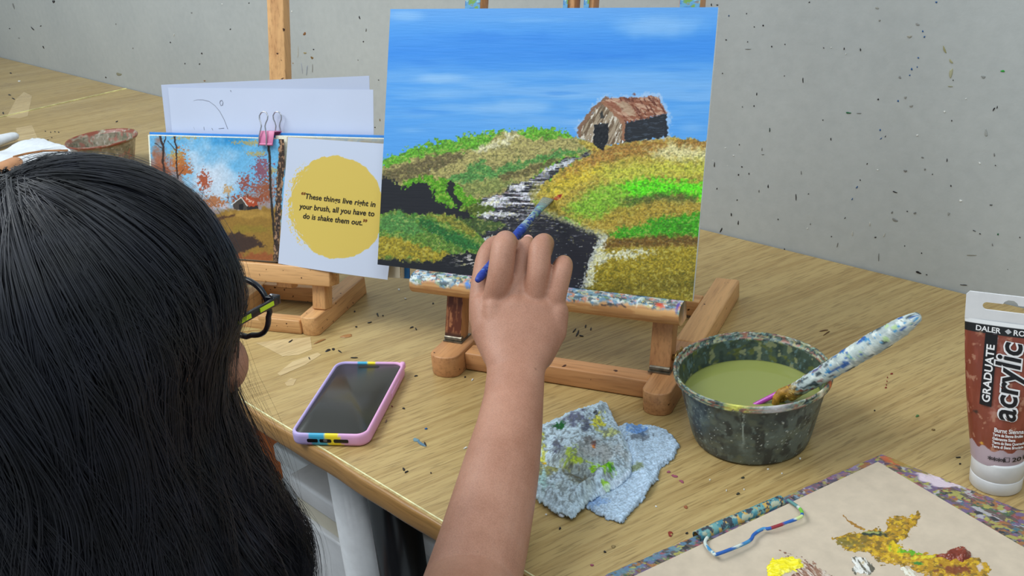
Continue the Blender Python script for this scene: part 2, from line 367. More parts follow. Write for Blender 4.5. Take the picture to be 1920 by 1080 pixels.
for x, y, a, b, r, c in [(163,143,20,3,45,K),(204,130,5,4,0,K),(217,236,10,4,55,K),(268,8,8,12,0,K),(68,30,4,26,-18,GY),(48,143,4,4,0,K),(958,64,5,4,0,GY),(580,120,4,4,0,GY),(594,371,16,12,0,(140,138,120)),(529,387,5,5,0,K),(852,212,5,4,0,K),(1152,146,5,4,0,K),(1110,20,5,3,0,WH),(1245,15,4,4,0,K),(1009,267,6,5,0,K),(998,320,5,4,0,K),(1023,404,8,3,0,(140,100,60)),(925,318,4,4,0,K),(1523,169,9,11,0,(130,85,45)),(1560,289,7,11,-25,(120,90,45)),(1525,265,9,6,0,(150,135,95)),(1568,247,6,3,0,K),(1465,316,5,2,0,(150,110,60)),(1459,57,4,5,0,WH),(1798,88,3,14,-20,K),(1831,150,4,10,0,GY),(1817,208,5,4,0,K),(1510,340,3,34,-8,(160,165,175)),(1535,350,4,30,5,(150,158,170)),(1490,260,3,40,0,(182,182,178)),(1563,340,2,26,0,(140,140,138)),(665,241,4,4,0,GY),(870,175,3,12,10,(190,190,186)),(1875,637,5,3,0,K),(1893,400,4,3,0,K),(1900,600,3,9,0,(120,100,70)),(95,190,6,3,0,GY),(1790,300,3,3,0,GY)]:
    wm.append((x*s2, y*s2, a*s2*.75, b*s2*.75, r, c))
mk = splat_mesh(wm, lambda u, v: hp(u, v, (0, WALLY, 0), np.array([0, 1., 0])), (0, -1, 0)).build('paint_fleck', fleck, cols=True)
tag(mk, 'dried blue, green, black and white paint flecks spattered over the grey wall', 'paint flecks', kind='stuff')
R_, P_, LG = (130, 45, 35), (150, 80, 100), (70, 110, 60)
tmk = [(790,832,14,5,30,(90,120,140)),(780,825,9,6,0,(110,140,150)),(797,833,3,8,-30,K),(757,880,3,6,-15,K),(762,885,6,2,-30,K),(799,804,4,2.5,0,BL),(757,766,5,2,0,K),(735,762,4,1.5,20,(120,70,60)),(724,790,7,2,-60,(120,95,80)),(545,640,7,2,-35,K),(615,657,9,3,-15,K),(625,655,4,4,0,K),(637,659,6,2,30,K),(580,672,4,2,50,K),(664,671,10,1.5,0,K),(772,614,7,1.5,-25,K),(780,617,5,1.5,50,K),(708,590,3,5,-20,K),(718,592,3,1.5,0,K),(693,605,6,1.5,-15,K),(668,613,3,2,0,K),(665,584,3,2,0,K),(812,569,3,2,0,K),(872,612,2,2,0,K),(748,543,4,2.5,0,WH),(760,560,3,2,0,WH),(780,705,6,1.5,-5,K),(872,707,3,2,0,K),(886,712,4,2,-30,WH),(808,887,2,2,0,K),(873,840,6,2,-20,WH),(884,830,3,2,0,WH),(738,714,8,3,-30,(110,130,150)),(650,630,22,4,-12,(165,115,65)),(600,640,20,2.5,-20,(150,105,60)),
 (1265,893,9,4,15,P_),(1278,903,9,3,20,P_),(1254,885,6,3,10,P_),(1286,951,7,4,0,(150,90,60)),(1257,1001,9,7,20,R_),(1258,1003,5,4,20,(165,130,80)),(1288,1000,4,3,0,K),(1384,926,6,3,0,(60,60,50)),(1393,896,5,3,0,(60,60,50)),(1466,888,2,2,0,WH),(1331,900,2,2,0,WH),(1362,920,2,2,0,WH),(1395,918,2,2,0,WH),(1052,962,6,3,-40,(200,205,210)),(1050,991,4,3,0,K),(1024,965,3,2,0,WH),(1300,775,2,2,0,K),(1672,701,4,2,0,R_),(1664,708,1.5,2,0,R_),(1663,715,1.5,2,0,R_),(1662,722,1.5,2,0,R_),(1661,727,3,2,0,R_),(1640,770,2,2,0,K),(1720,780,6,3,0,LG),(1750,806,5,3,8,(120,95,55)),(1797,858,7,1.5,0,K),(1800,870,4,1.5,0,K),(1720,510,6,3,40,(90,60,35)),(1545,620,14,1.2,-8,(95,65,40)),(1550,625,14,1.2,-35,(95,65,40)),(1230,950,3,2,0,WH),(1134,1035,4,3,0,K),(1110,1060,5,3,0,P_),(1150,1025,8,4,0,(140,120,80)),(1083,625,3,10,20,K),(1077,620,7,2,-50,K),(1098,612,2,6,10,K),(1090,630,6,2,10,K),(1108,617,2,5,0,K),
 (20,137,3,2,0,K),(36,152,5,1.5,0,WH),(6,212,3,3,0,K),(85,246,2,1.5,0,K),(95,248,2,1.5,0,K),(103,247,2,1.5,0,K),(110,248,2,1.5,0,K),(97,258,2,1,0,K),(90,262,2,1,0,K),(219,228,5,1.2,-25,K),(254,147,2,1.5,0,K),(25,185,6,1.5,20,K),(18,178,5,1.5,20,K),(1500,860,4,2,0,WH),(1440,880,3,2,0,WH)]
tmk = [(u, v, a*.6, b*.6, r, c) for u, v, a, b, r, c in tmk]
mk = splat_mesh(tmk, lambda u, v: hz(u, v, .0003), (0, 0, 1)).build('paint_fleck', fleck, cols=True)
tag(mk, 'dried paint drips and crumbs scattered across the oak table top', 'paint flecks', kind='stuff')
# pale patches where the varnish has lifted: part of the table
pale = table_material('bare_veneer', (1.12, 1.15, 1.28))
def px_poly(poly, z=.0003, th=.0002):
    mb = MB(); P = [hz(u, v, z) for u, v in poly]; Q = [p-np.array([0, 0, th]) for p in P]; n = len(P)
    return mb.add(P+Q, [tuple(range(n))]+[(i, n+i, n+(i+1) % n, (i+1) % n) for i in range(n)])
for poly in ([(480,643),(520,637),(582,632),(585,655),(560,665),(530,668),(500,652)][::-1], [(520,700),(548,678),(596,661),(602,665),(572,684),(545,696),(526,705)][::-1], [(534,718),(545,709),(556,711),(550,722),(538,724)][::-1],
             [(45,172),(60,180),(52,218),(36,222),(12,220),(30,186)][::-1], [(30,240),(60,235),(72,262),(60,268),(34,266)][::-1]):
    mb = px_poly(poly); mb.v = [tuple(np.array(v)-np.array(TB.location)) for v in mb.v]; mb.build('worn_patch', pale, TB)
# ------------------------------------------------------------------ main easel
EW = [wood('beech_along_%s' % 'xyz'[a], (176, 122, 76), (216, 166, 112), a, .42, 1) for a in range(3)]
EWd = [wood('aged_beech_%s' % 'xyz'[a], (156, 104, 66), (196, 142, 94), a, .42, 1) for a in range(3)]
brass = plain('brass', (150, 120, 70), .35, .5, .2, 200, Metallic=.8)
steel = plain('dull_steel', (120, 112, 98), .4, .5, .2, 200, Metallic=.7)
def frame_n(t): return np.array([math.cos(t), math.sin(t), 0]), np.array([-math.sin(t), math.cos(t), 0])
TE, TILT = .3545, .3345
e1, n1 = frame_n(TE); up1 = np.array([0, 0, math.cos(TILT)])+n1*math.sin(TILT); B1 = np.array([-.5961, .5638, 0])
nr1 = np.cross(e1, up1)                       # points towards the painter (-n)
if nr1@n1 > 0: nr1 = -nr1
ES = empty('tabletop_easel', 'paint-spattered wooden H-frame table easel holding the landscape canvas', 'easel', B1, TE)
def loc1(P): d = np.asarray(P)-B1; return np.array([d@e1, d@n1, d[..., 2]]) if d.ndim == 1 else np.stack([d@e1, d@n1, d[..., 2]], -1)
def foot(x0, x1, y0, ym, y1, h, par):
    wd = x1-x0; out = [(x1, ym), (x1, y0+wd*.35)]+[((x0+x1)/2+wd/2*math.cos(a), y0+wd*.35-wd*.35*math.sin(a)) for a in (.4, .8, 1.2, 1.57, 1.94, 2.34, 2.74)]+[(x0, y0+wd*.35), (x0, ym)]
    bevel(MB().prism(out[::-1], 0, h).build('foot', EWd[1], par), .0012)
    bevel(MB().box(x0, x1, ym+.0004, y1, 0, h).build('rear_rail', EW[1], par), .003, 3)
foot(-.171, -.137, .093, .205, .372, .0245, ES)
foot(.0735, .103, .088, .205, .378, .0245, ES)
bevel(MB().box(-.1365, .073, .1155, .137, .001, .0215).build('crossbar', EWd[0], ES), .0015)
bevel(MB().box(-.1365, .073, .305, .325, .004, .0235).build('crossbar', EW[0], ES), .0015)
u3 = np.array([0, math.sin(TILT), math.cos(TILT)]); v3 = np.array([0, math.cos(TILT), -math.sin(TILT)]); x3 = np.array([1., 0, 0])
CB = loc1(np.array([-.71532, .67656, .0998]))     # bottom centre of the canvas front
def inpl(x, s, d): return np.array([x, CB[1], CB[2]])+u3*s+v3*d    # s up the canvas plane, d behind it
fr = (inpl(0, 0, 0), x3, u3, v3)
painted_post = attr_mat('painted_post', .4, .4)
def post(x0, x1, s0, s1, d0, d1, name, m=None):
    return bevel(MB().box(x0, x1, s0, s1, d0, d1, fr).build(name, m or EWd[2], ES), .0012)
sb = -(CB[2]-.030)/math.cos(TILT)
post(-.168, -.148, sb, .52, .008, .026, 'upright'); post(.069, .091, sb, .52, .008, .026, 'upright')
post(-.0535, -.0415, .02, .56, .010, .026, 'centre_mast'); post(-.031, -.0205, .02, .56, .010, .026, 'centre_mast')
post(-.147, .068, .05, .07, .012, .024, 'crosspiece'); post(-.147, .068, .30, .32, .028, .04, 'crosspiece')
# painted front faces of the uprights (blue sky strokes carried over the edge), dark stained lower left one
def coat(x0, x1, s0, s1, d, fn, name, par=ES, frm=fr, nx=16, ny=80, wrap=.0006):
    xs = np.linspace(x0, x1, nx); ss = np.linspace(s0, s1, ny); G, H = np.meshgrid(xs, ss)
    o, a, b, c = frm; V = np.array(o)+G[..., None]*a+H[..., None]*b+d*np.array(c)
    m = new_mesh(name, V.reshape(-1, 3), grid_faces(nx, ny), fleck, par, False, fn((G-x0)*1000, (H-s0)*1000).reshape(-1, 3))
    sm = m.modifiers.new('thick', 'SOLIDIFY'); sm.thickness = wrap; sm.offset = 0; return m
def blue_coat(X, Y):
    p = Paint(X, Y, (150, 110, 70)); n = fbm(X/4, Y/2.2, 3); p.mix(sstep(.3, .4, n), (90, 150, 190)); p.mix(sstep(.55, .62, fbm(X/8, Y/2, 9)), (60, 120, 180)); p.mix(sstep(.6, .66, fbm(X/5, Y/3, 12)), (150, 190, 190))
    p.mix(sstep(.62, .68, fbm(X/5, Y/6, 19)), (110, 150, 70)); return p.c
for a, b in ((-.167, -.149), (-.0532, -.0482), (-.0305, -.0248), (.070, .090)): coat(a, b, .275, .33, .0077, blue_coat, 'paint_smear')
def stain(X, Y):
    p = Paint(X, Y, (150, 95, 60)); p.mix(sstep(.35, .5, fbm(X/2.2, Y/14, 21)), (92, 42, 20)); p.mix(sstep(.62, .7, fbm(X/1.5, Y/10, 25)), (170, 110, 70)); p.mix(sstep(8, 3, Y), (70, 38, 22)); return p.c
coat(-.1678, -.1482, sb+.002, -.012, .0077, stain, 'dark_stain')
# hinges at the foot of the uprights
for x in (-.158, .080):
    h = MB().box(x-.011, x+.012, .128, .152, .0245, .0262)
    P = inpl(x, sb, .017); h.tube([(x-.010, P[1]-.006, .0285), (x+.011, P[1]-.006, .0285)], .0032, 12)
    h.tube([(x, .134, .0255), (x, .134, .0278)], .003, 12); h.build('hinge', steel, ES, smooth=False)
wn = MB(); c0 = inpl(.0915, sb+.014, .014)
wn.tube([c0, c0+np.array([.010, 0, 0])], .0035, 12); wn.tube([c0+np.array([.004, 0, 0]), c0+np.array([.0055, 0, 0])], .008, 20)
wn.ball(c0+np.array([.009, 0, .008]), (.0016, .004, .006), 12); wn.ball(c0+np.array([.009, 0, -.008]), (.0016, .004, .006), 12)
wn.build('wing_nut', brass, ES, smooth=True)
# rest bar: rounded front edge, painted on top and front
BX0, BX1 = -.204, .102
def bar_profile():
    pts = [(.030, .0005), (-.002, .0005)]
    for a in np.linspace(90, 270, 12): pts.append((-.011-.0115*math.cos(math.radians(a-90))*1.0 if 0 else -.006+.0125*math.cos(math.radians(a)), -.0112+.0117*math.sin(math.radians(a))))
    return pts+[(-.002, -.0232), (.0075, -.0232), (.0075, -.0005)][0:2]
def make_bar():
    pr = bar_profile(); nx = 400; xs = np.linspace(BX0, BX1, nx); v = []; cl = []
    # arc-length subdivision of the section
    P = [np.array(q) for q in [(.0072, .0004), (-.004, .0004)]]+[np.array((-.008+.0115*math.cos(a), -.0108+.0112*math.sin(a))) for a in np.linspace(math.pi/2, math.pi*1.5, 34)]+[np.array(q) for q in [(-.004, -.022), (.0072, -.022)]]
    Q = [P[0]+(P[1]-P[0])*t for t in np.linspace(0, 1, 12)]+P[2:-2]+[P[-2]+(P[-1]-P[-2])*t for t in np.linspace(0, 1, 4)]
    Q = np.array(Q); k = len(Q); S = np.concatenate([[0], np.cumsum(np.linalg.norm(np.diff(Q, axis=0), axis=1))])*1000
    XX, SS = np.meshgrid(xs, S, indexing='ij')
    V = np.array([CB[0]*0, CB[1], CB[2]])+XX[..., None]*x3+(Q[None, :, 0])[..., None]*np.array([0, 1., 0])+(Q[None, :, 1])[..., None]*np.array([0, 0, 1.])
    X = (XX-BX0)*1000; p = Paint(X, SS, (205, 155, 100)); p.mix(sstep(.45, .6, fbm(X/30, SS/2, 31)), (185, 132, 82))
    cols = [(225, 228, 220), (70, 130, 170), (60, 130, 60), (190, 60, 70), (225, 225, 215), (50, 70, 120), (215, 175, 70), (160, 195, 205), (190, 90, 140), (40, 45, 50), (120, 150, 110), (240, 240, 235), (205, 90, 50)]
    lim = 27+7*(fbm(X/12, X*0+3, 40)-.5)*2; cover = sstep(lim+2, lim-2, SS)
    base = Paint(X, SS, (185, 200, 195))
    for i, c in enumerate(cols*2):
        base.mix(sstep(.60, .66, fbm(X/(6+3*(i % 4)), SS/(4+i % 3*1.5), 41+i, 4))*.85, np.array(c)*.65+np.array((170, 178, 172))*.35)
    base.mix(sstep(.50, .56, fbm(X/7, SS/3, 78, 4))*(.35+.6*sstep(60, 20, X)), (206, 214, 216)); base.mix(sstep(.56, .60, fbm(X/5, SS/3, 83, 4))*.8, (96, 138, 170)); base.mix(sstep(.60, .64, fbm(X/4, SS/2.5, 88, 4))*.8, (52, 72, 84))
    p.c = p.c*(1-cover[..., None])+base.c*cover[..., None]
    p.spot(285, 20, 6, 5, (200, 70, 45), 1, .4, 5); p.spot(78, 26, 8, 5, (30, 100, 190), 1, .6, 4); p.spot(70, 23, 5, 4, (40, 110, 200), 1, .6, 4)
    p.spot(262, 18, 1.6, 12, (225, 232, 228), 1, .6, 4); p.line([(225, 28), (246, 24), (252, 27)], 1, (45, 40, 50))
    p.spot(303, 18, 2, 14, (90, 70, 160), 1, .4, 4)
    V = V.reshape(-1, 3); f = grid_faces(k, nx)
    F = [tuple(q) for q in f]+[tuple(range(k)), tuple((nx-1)*k+j for j in range(k-1, -1, -1))]
    return new_mesh('rest_bar', V, F, fleck, ES, True, p.c.reshape(-1, 3))
rb = make_bar()
bevel(MB().box(-.147, .069, CB[1]+.0105, CB[1]+.024, CB[2]-.02, CB[2]-.001).build('rest_bar_back', EW[0], ES), .001)

# ------------------------------------------------------------------ the canvas
CWD, CHT, CTH = .366, .2835, .0055
CAN = empty('canvas', 'canvas painted with blue sky, green hills, dark stream and small brown barn', 'painting', B1+e1*CB[0]+n1*CB[1]+np.array([0, 0, CB[2]+.0008]), TE)
def paint_canvas():
    nx, ny = 660, 560
    G, H = np.meshgrid(np.linspace(-CWD/2, CWD/2, nx), np.linspace(0, CHT, ny))
    W = np.array(CAN.location)+G[..., None]*e1+H[..., None]*up1
    X, Y = proj(W)                                     # brushwork measured in the photograph's pixels, laid once on the cloth
    p = Paint(X, Y, (104, 174, 238)); st = fbm(X/260, Y/34, 1, 4); st2 = fbm(X/110, Y/10, 6, 3)
    p.mix(sstep(60, 20, Y)*.45, (128, 176, 232))
    p.mix(np.exp(-((Y-95+.02*(X-1000))/42)**2)*.75, (58, 146, 232))
    p.mix(sstep(.42, .62, st)*np.exp(-((Y-185)/55)**2)*.8, (150, 194, 240))
    p.mix(sstep(.4, .7, st2)*np.exp(-((Y-190)/60)**2)*.3, (170, 206, 243))
    for x, y, rx, ry, a in ((818,148,75,12,.9),(960,200,150,16,.8),(850,178,110,14,.5),(1240,50,120,28,.75),(760,30,50,14,.7),(1000,38,160,8,.35),(1080,230,90,10,.5),(1180,140,130,12,.3),(770,245,50,10,.4),(1300,240,30,18,.4)):
        p.spot(x, y, rx, ry, (180, 210, 244), a*.85, .45, 70, 11, .97)
    for x, y, rx, ry, a in ((920,70,190,16,.6),(1150,105,150,12,.7),(1260,130,70,8,.4),(790,210,60,8,.4),(1060,175,60,5,.5),(800,118,60,10,.4)):
        p.spot(x, y, rx, ry, (52, 140, 228), a*.8, .5, 60, 15, .95)
    p.c += ((fbm(X/40, Y/2.2, 20, 3)-.5)*9)[..., None]
    p.c *= np.array((.74, .83, .88)); sky = p.c.copy()
    p.reg([(690,350),(800,300),(900,270),(1000,262),(1100,280),(1345,285),(1345,620),(690,620)], (74, 78, 40), 3, 2, 6, 99)
    hs = lambda c, a: tuple(np.clip(np.array(c)*a, 0, 255))
    # left hill
    p.reg([(700,315),(720,298),(745,290),(770,276),(790,274),(810,268),(830,262),(855,262),(880,252),(905,252),(930,244),(962,248),(1000,240),(1040,240),(1062,248),(1080,262),(1120,275),(1120,420),(700,480)], (88, 150, 40), 6, 1.5, 5, 1)
    p.reg([(700,322),(760,300),(850,288),(880,284),(910,270),(950,246),(975,252),(1000,262),(1040,258),(1078,258),(1105,275),(1112,290),(1060,292),(1020,300),(1000,340),(960,370),(900,400),(700,400)], (148, 138, 86), 5, 3, 8, 4)
    p.reg([(700,328),(760,306),(810,292),(870,284),(860,300),(820,318),(800,332),(700,345)], (98, 88, 58), 6, 4, 8, 6)
    p.reg([(885,283),(915,268),(945,260),(948,250),(975,250),(960,266),(930,276),(900,286)], (196, 190, 158), 5, 4, 6, 8, .85)
    p.reg([(830,340),(860,330),(880,312),(905,300),(925,318),(960,304),(1000,298),(1050,282),(1100,282),(1080,292),(1020,302),(980,318),(930,332),(880,345),(835,350)], (66, 122, 58), 6, 4, 7, 10, .9)
    p.reg([(930,330),(980,318),(1040,298),(1060,298),(1020,318),(985,330),(940,338)], (90, 82, 50), 4, 3, 6, 12, .9)
    p.reg([(840,350),(900,338),(960,338),(985,345),(950,350),(930,362),(870,372),(845,368)], (112, 122, 66), 5, 4, 7, 13, .9)
    p.reg([(745,345),(800,330),(850,340),(880,370),(930,378),(930,392),(900,402),(850,400),(740,400)], (78, 138, 24), 6, 3, 6, 14)
    p.reg([(860,392),(905,374),(932,384),(925,398),(900,404),(870,400)], (72, 88, 30), 4, 3, 5, 15)
    # stream
    RIV = [(1122,276),(1095,290),(1062,298),(1030,312),(1000,332),(985,342),(958,345),(945,360),(900,376),(925,388),(928,396),(890,408),(880,425),(905,450),(900,470),(850,478),(830,500),(800,600),(1090,600),(1105,520),(1112,480),(1140,437),(1098,428),(1060,412),(1030,402),(1012,392),(1000,378),(1018,350),(1048,322),(1085,300),(1122,288)]
    rm = p.reg(RIV, (34, 34, 42), 3, 1.5, 7, 16)
    wv = fbm(X/26, Y/2.4, 22, 4); wv2 = fbm(X/9, Y/1.8, 24, 3)
    z1 = np.exp(-((Y-362-.0*(X-960))/38)**2)*sstep(880, 920, X)*sstep(1060, 990, X); z2 = np.exp(-(((X-1045)/34)**2+((Y-311+.30*(X-1045))/7)**2))
    p.mix(rm*np.clip(sstep(.46, .58, wv)*z1*1.3, 0, .9), (205, 203, 214)); p.mix(rm*np.clip(z2*1.6*sstep(.3, .5, wv2), 0, .95), (198, 200, 208))
    p.mix(rm*np.clip(sstep(.58, .66, wv2)*sstep(470, 400, Y)*.45, 0, 1), (150, 150, 164))
    p.mix(rm*np.clip(sstep(.76, .80, wv2)*.6, 0, 1), (175, 175, 190)); p.mix(rm*sstep(.60, .7, fbm(X/14, Y/3, 50))*z1*.5, (150, 120, 120))
    for q in (((895,384),(925,372),(940,385),(910,386)), ((895,402),(915,396),(985,400),(960,408),(905,408)), ((898,444),(925,442),(935,452),(915,456)), ((950,350),(985,345),(975,358),(952,356))):
        p.reg(list(q), (212, 210, 216), 4, 2, 5, 26, .8)
    # shrubs
    p.reg([(700,330),(722,333),(742,338),(752,355),(768,348),(788,340),(802,345),(812,356),(816,376),(835,388),(858,388),(880,400),(890,412),(872,418),(845,404),(790,404),(700,402)], (26, 27, 34), 4, 1.2, 5, 27)
    p.reg([(838,342),(846,338),(853,346),(850,360),(858,372),(868,380),(862,390),(850,378),(838,360)], (28, 29, 34), 2.5, 1.2, 4, 28)
    # lower left bank
    p.reg([(700,404),(730,398),(748,392),(765,402),(800,402),(850,404),(880,420),(900,440),(912,456),(908,478),(850,480),(845,492),(815,488),(760,484),(700,482)], (84, 118, 44), 4, 2, 6, 29)
    p.reg([(700,440),(740,445),(790,462),(840,470),(845,492),(760,486),(700,484)], (142, 126, 36), 6, 4, 8, 30)
    p.reg([(775,402),(800,408),(850,436),(905,462),(905,476),(860,462),(815,440),(785,420)], (34, 92, 42), 5, 4, 7, 31, .95)
    p.reg([(715,410),(748,396),(775,412),(800,440),(760,440),(712,432)], (70, 122, 62), 6, 5, 7, 32, .8)
    p.reg([(800,402),(850,404),(890,428),(900,446),(860,430),(830,415)], (128, 118, 44), 5, 3, 6, 33, .8)
    p.reg([(850,410),(890,408),(935,416),(950,425),(930,432),(905,440),(880,425)], (62, 84, 38), 4, 3, 5, 34, .9)
    p.reg([(690,486),(760,489),(815,494),(835,480),(870,474),(915,476),(915,496),(870,620),(690,620)], (24, 25, 31), 4, 1.5, 6, 35)
    p.mix(sstep(.58, .63, fbm(X/8, Y/2.5, 60))*np.exp(-(((X-890)/34)**2+((Y-488)/13)**2)), (205, 196, 192))
    # right hill
    RH = [(1085,262),(1110,262),(1130,272),(1165,266),(1200,262),(1250,258),(1345,266),(1345,600),(1075,600),(1098,545),(1104,505),(1120,470),(1142,440),(1100,430),(1060,410),(1032,402),(1020,388),(1005,368),(1012,352),(1045,322),(1085,300),(1112,288)]
    rh = p.reg(RH, (158, 138, 58), 4, 2, 6, 36)
    def rr(poly, col, *a): 
        m = sstep(-a[1]*2, a[1]*2, p.sd(poly, a[0], a[2], a[3]))*(a[4] if len(a) > 4 else 1)*rh; p.mix(m, col)
    rr([(1110,285),(1150,268),(1345,255),(1345,282),(1240,290),(1160,296),(1090,325),(1040,345),(1060,318)], (146, 106, 50), 5, 5, 7, 37, .9)
    rr([(1215,285),(1260,272),(1345,282),(1345,305),(1280,300),(1240,300)], (206, 198, 148), 7, 5, 7, 38, .85)
    rr([(1120,320),(1200,304),(1345,306),(1345,330),(1250,330),(1140,340)], (174, 178, 62), 7, 8, 8, 39, .8)
    rr([(1015,356),(1060,330),(1110,312),(1130,322),(1080,350),(1040,372)], (206, 184, 44), 8, 8, 8, 40, .6)
    rr([(1060,395),(1110,352),(1160,342),(1200,350),(1200,400),(1140,410),(1080,408)], (112, 162, 44), 7, 7, 8, 41, .9)
    rr([(1160,350),(1200,334),(1260,338),(1345,344),(1345,380),(1270,364),(1190,372)], (84, 196, 24), 6, 4, 6, 42)
    rr([(1160,378),(1200,366),(1260,362),(1305,370),(1300,378),(1230,376),(1180,386)], (60, 74, 38), 5, 5, 7, 43, .85)
    rr([(1110,420),(1150,390),(1230,380),(1345,384),(1345,410),(1230,410),(1160,428),(1120,432)], (150, 126, 48), 6, 4, 7, 44, .9)
    rr([(1140,436),(1190,424),(1240,408),(1310,400),(1345,404),(1345,446),(1250,446),(1160,450)], (58, 140, 26), 6, 3, 5, 45)
    rr([(1130,452),(1180,444),(1345,442),(1345,462),(1240,464),(1130,466)], (98, 72, 32), 4, 3, 6, 46, .95)
    rr([(1120,470),(1345,460),(1345,600),(1075,600),(1100,545)], (140, 122, 36), 4, 4, 7, 47)
    rr([(1100,535),(1160,522),(1345,515),(1345,545),(1200,560),(1080,560)], (92, 82, 26), 9, 12, 12, 48, .75)
    rr([(1075,600),(1100,575),(1345,560),(1345,600)], (120, 108, 34), 6, 6, 9, 49, .8)
    p.reg([(1128,432),(1140,440),(1134,462),(1125,472),(1150,474),(1200,470),(1235,474),(1180,482),(1135,488),(1115,500),(1112,530),(1098,545),(1088,540),(1100,520),(1104,490),(1112,468)], (204, 206, 196), 6, 4, 4, 51, .8)
    p.line([(1022,396),(1060,414),(1100,430),(1130,440)], 9, (168, 168, 130), 4, 5, 4, 52, .7)
    p.line([(1008,350),(1000,362),(1004,378),(1022,392)], 12, (140, 132, 70), 4, 5, 4, 53, .8)
    p.line([(1040,372),(1052,366)], 6, (140, 30, 28), 3, 2, 3, 54)
    # stippled leaves on everything that grows
    grow = np.abs(p.c-sky).sum(-1) > 30; dark = p.c.sum(-1) < 130; g = (grow & ~dark & (Y > 236)).astype(float)
    s1 = fbm(X/2.6, Y/2.6, 55, 3)-.5; s2 = fbm(X/5, Y/4, 58, 3)
    p.c *= (1.08+(s1*.75)[..., None]*g[..., None])
    p.mix(g*sstep(.62, .72, s2)*.4, (206, 198, 110)); p.mix(g*sstep(.36, .28, s2)*.35, (60, 70, 34))
    # barn
    p.reg([(1082,258),(1080,238),(1128,180),(1236,174),(1258,212),(1256,262)], (196, 206, 226), 4, 3, 5, 61, .5)
    p.reg([(1086,258),(1086,240),(1130,190),(1170,230),(1170,268),(1140,272),(1112,268)], (158, 140, 118), 2, 1.2, 4, 62)
    gm = sstep(-1, 1, p.sd([(1086,258),(1086,240),(1130,190),(1170,230),(1170,268),(1140,272),(1112,268)], 1, 5, 62))
    p.mix(gm*sstep(.5, .6, fbm((X+.5*Y)/3, (Y-.5*X)/22, 63)), (108, 88, 68)); p.mix(gm*sstep(.6, .68, fbm((X+.4*Y)/3, (Y-.5*X)/16, 66)), (215, 205, 190))
    p.reg([(1170,230),(1250,212),(1252,256),(1210,262),(1168,268)], (32, 36, 44), 2, 1.2, 4, 64)
    p.mix(sstep(.6, .66, fbm(X/10, Y/2, 65))*sstep(-1, 1, p.sd([(1176,236),(1246,218),(1246,254),(1176,262)], 1, 5, 62))*.5, (80, 92, 108))
    p.reg([(1113,233),(1141,231),(1141,262),(1130,282),(1113,270)], (24, 27, 34), 1.5, 1, 4, 67)
    p.reg([(1125,212),(1130,207),(1132,220),(1126,222)], (50, 50, 50), 1, 1, 4, 68)
    p.reg([(1134,184),(1232,181),(1250,212),(1172,230),(1130,190)], (142, 88, 66), 2.5, 1.2, 4, 69)
    rf = sstep(-1, 1, p.sd([(1134,184),(1232,181),(1250,212),(1172,230),(1130,190)], 1.5, 5, 69))
    p.mix(rf*sstep(.52, .6, fbm((X+.5*Y)/16, (Y-.4*X)/3, 70)), (186, 146, 122)); p.mix(rf*sstep(.6, .66, fbm((X-.6*Y)/4, (Y+.4*X)/14, 73)), (104, 56, 42))
    p.reg([(1150,192),(1176,190),(1192,214),(1180,218)], (180, 156, 130), 3, 3, 4, 71, .8)
    p.line([(1136,184),(1112,206),(1088,238),(1086,254)], 7, (128, 96, 76), 2, 1, 4, 72); p.line([(1132,192),(1150,210),(1170,232),(1168,262)], 6, (150, 104, 78), 2, 1, 4, 74)
    p.spot(1189, 177, 4, 4, (110, 52, 40), 1, .5, 3)
    # impasto height for real relief
    hgt = g*(s1*.0005)+(fbm(X/30, Y/2, 80, 3)-.5)*.00010+gm*(fbm(X/3, Y/7, 81)-.5)*.0006+rf*(fbm(X/9, Y/3, 82)-.5)*.0006
    ey = np.minimum(np.minimum(G+CWD/2, CWD/2-G), np.minimum(H, CHT-H)); hgt = hgt*sstep(0, .003, ey)
    k = math.sin(TILT); c_ = math.cos(TILT)
    V = np.stack([G, H*k-hgt*c_, H*c_+hgt*k], -1).reshape(-1, 3)
    Vb = np.stack([G, H*k+CTH*c_, H*c_-CTH*k], -1).reshape(-1, 3)
    F = grid_faces(nx, ny)
    o = new_mesh('painted_front', V, F, attr_mat('acrylic_on_cloth', .42, .4, 1500, .12, .0003), CAN, True, p.c.reshape(-1, 3))
paint_canvas()
k_, c_ = math.sin(TILT), math.cos(TILT)
bevel(MB().box(-CWD/2, CWD/2, 0, CHT, .0002, CTH, (np.zeros(3), x3, np.array([0, k_, c_]), np.array([0, c_, -k_]))).build('board_edge', plain('white_primed_board', (225, 228, 230), .6, .3, .04), CAN), .0008)
# ------------------------------------------------------------------ left easel
T2, TL2 = .446, .25
e2, n2 = frame_n(T2); B2 = np.array([-.97, .571, 0]); up2 = np.array([0, 0, math.cos(TL2)])+n2*math.sin(TL2)
N2 = np.cross(e2, up2); N2 = -N2 if N2@n2 > 0 else N2     # towards the viewer
P2 = hz(600, 580, .025)                                   # foot of the right upright
LE = empty('tabletop_easel', 'plain wooden table easel carrying the open art book and drawing papers', 'easel', B2, T2)
def loc2(P): d = np.asarray(P)-B2; return np.array([d@e2, d@n2, d[2]])
O2 = loc2(P2); u2l = np.array([0, math.sin(TL2), math.cos(TL2)]); v2l = np.array([0, math.cos(TL2), -math.sin(TL2)])
fr2 = (O2, x3, u2l, v2l)                                   # x, up the plane, behind the plane
def foot2(x0, x1):
    wd = x1-x0; out = [(x1, .128), (x1, .006)]+[((x0+x1)/2+wd/2*math.cos(a), .006-.006*math.sin(a)) for a in (.4, .8, 1.2, 1.57, 1.94, 2.34, 2.74)]+[(x0, .006), (x0, .128)]
    bevel(MB().prism(out[::-1], 0, .024).build('foot', EW[1], LE), .0012)
foot2(-.0245, -.0005); foot2(-.150, -.126)
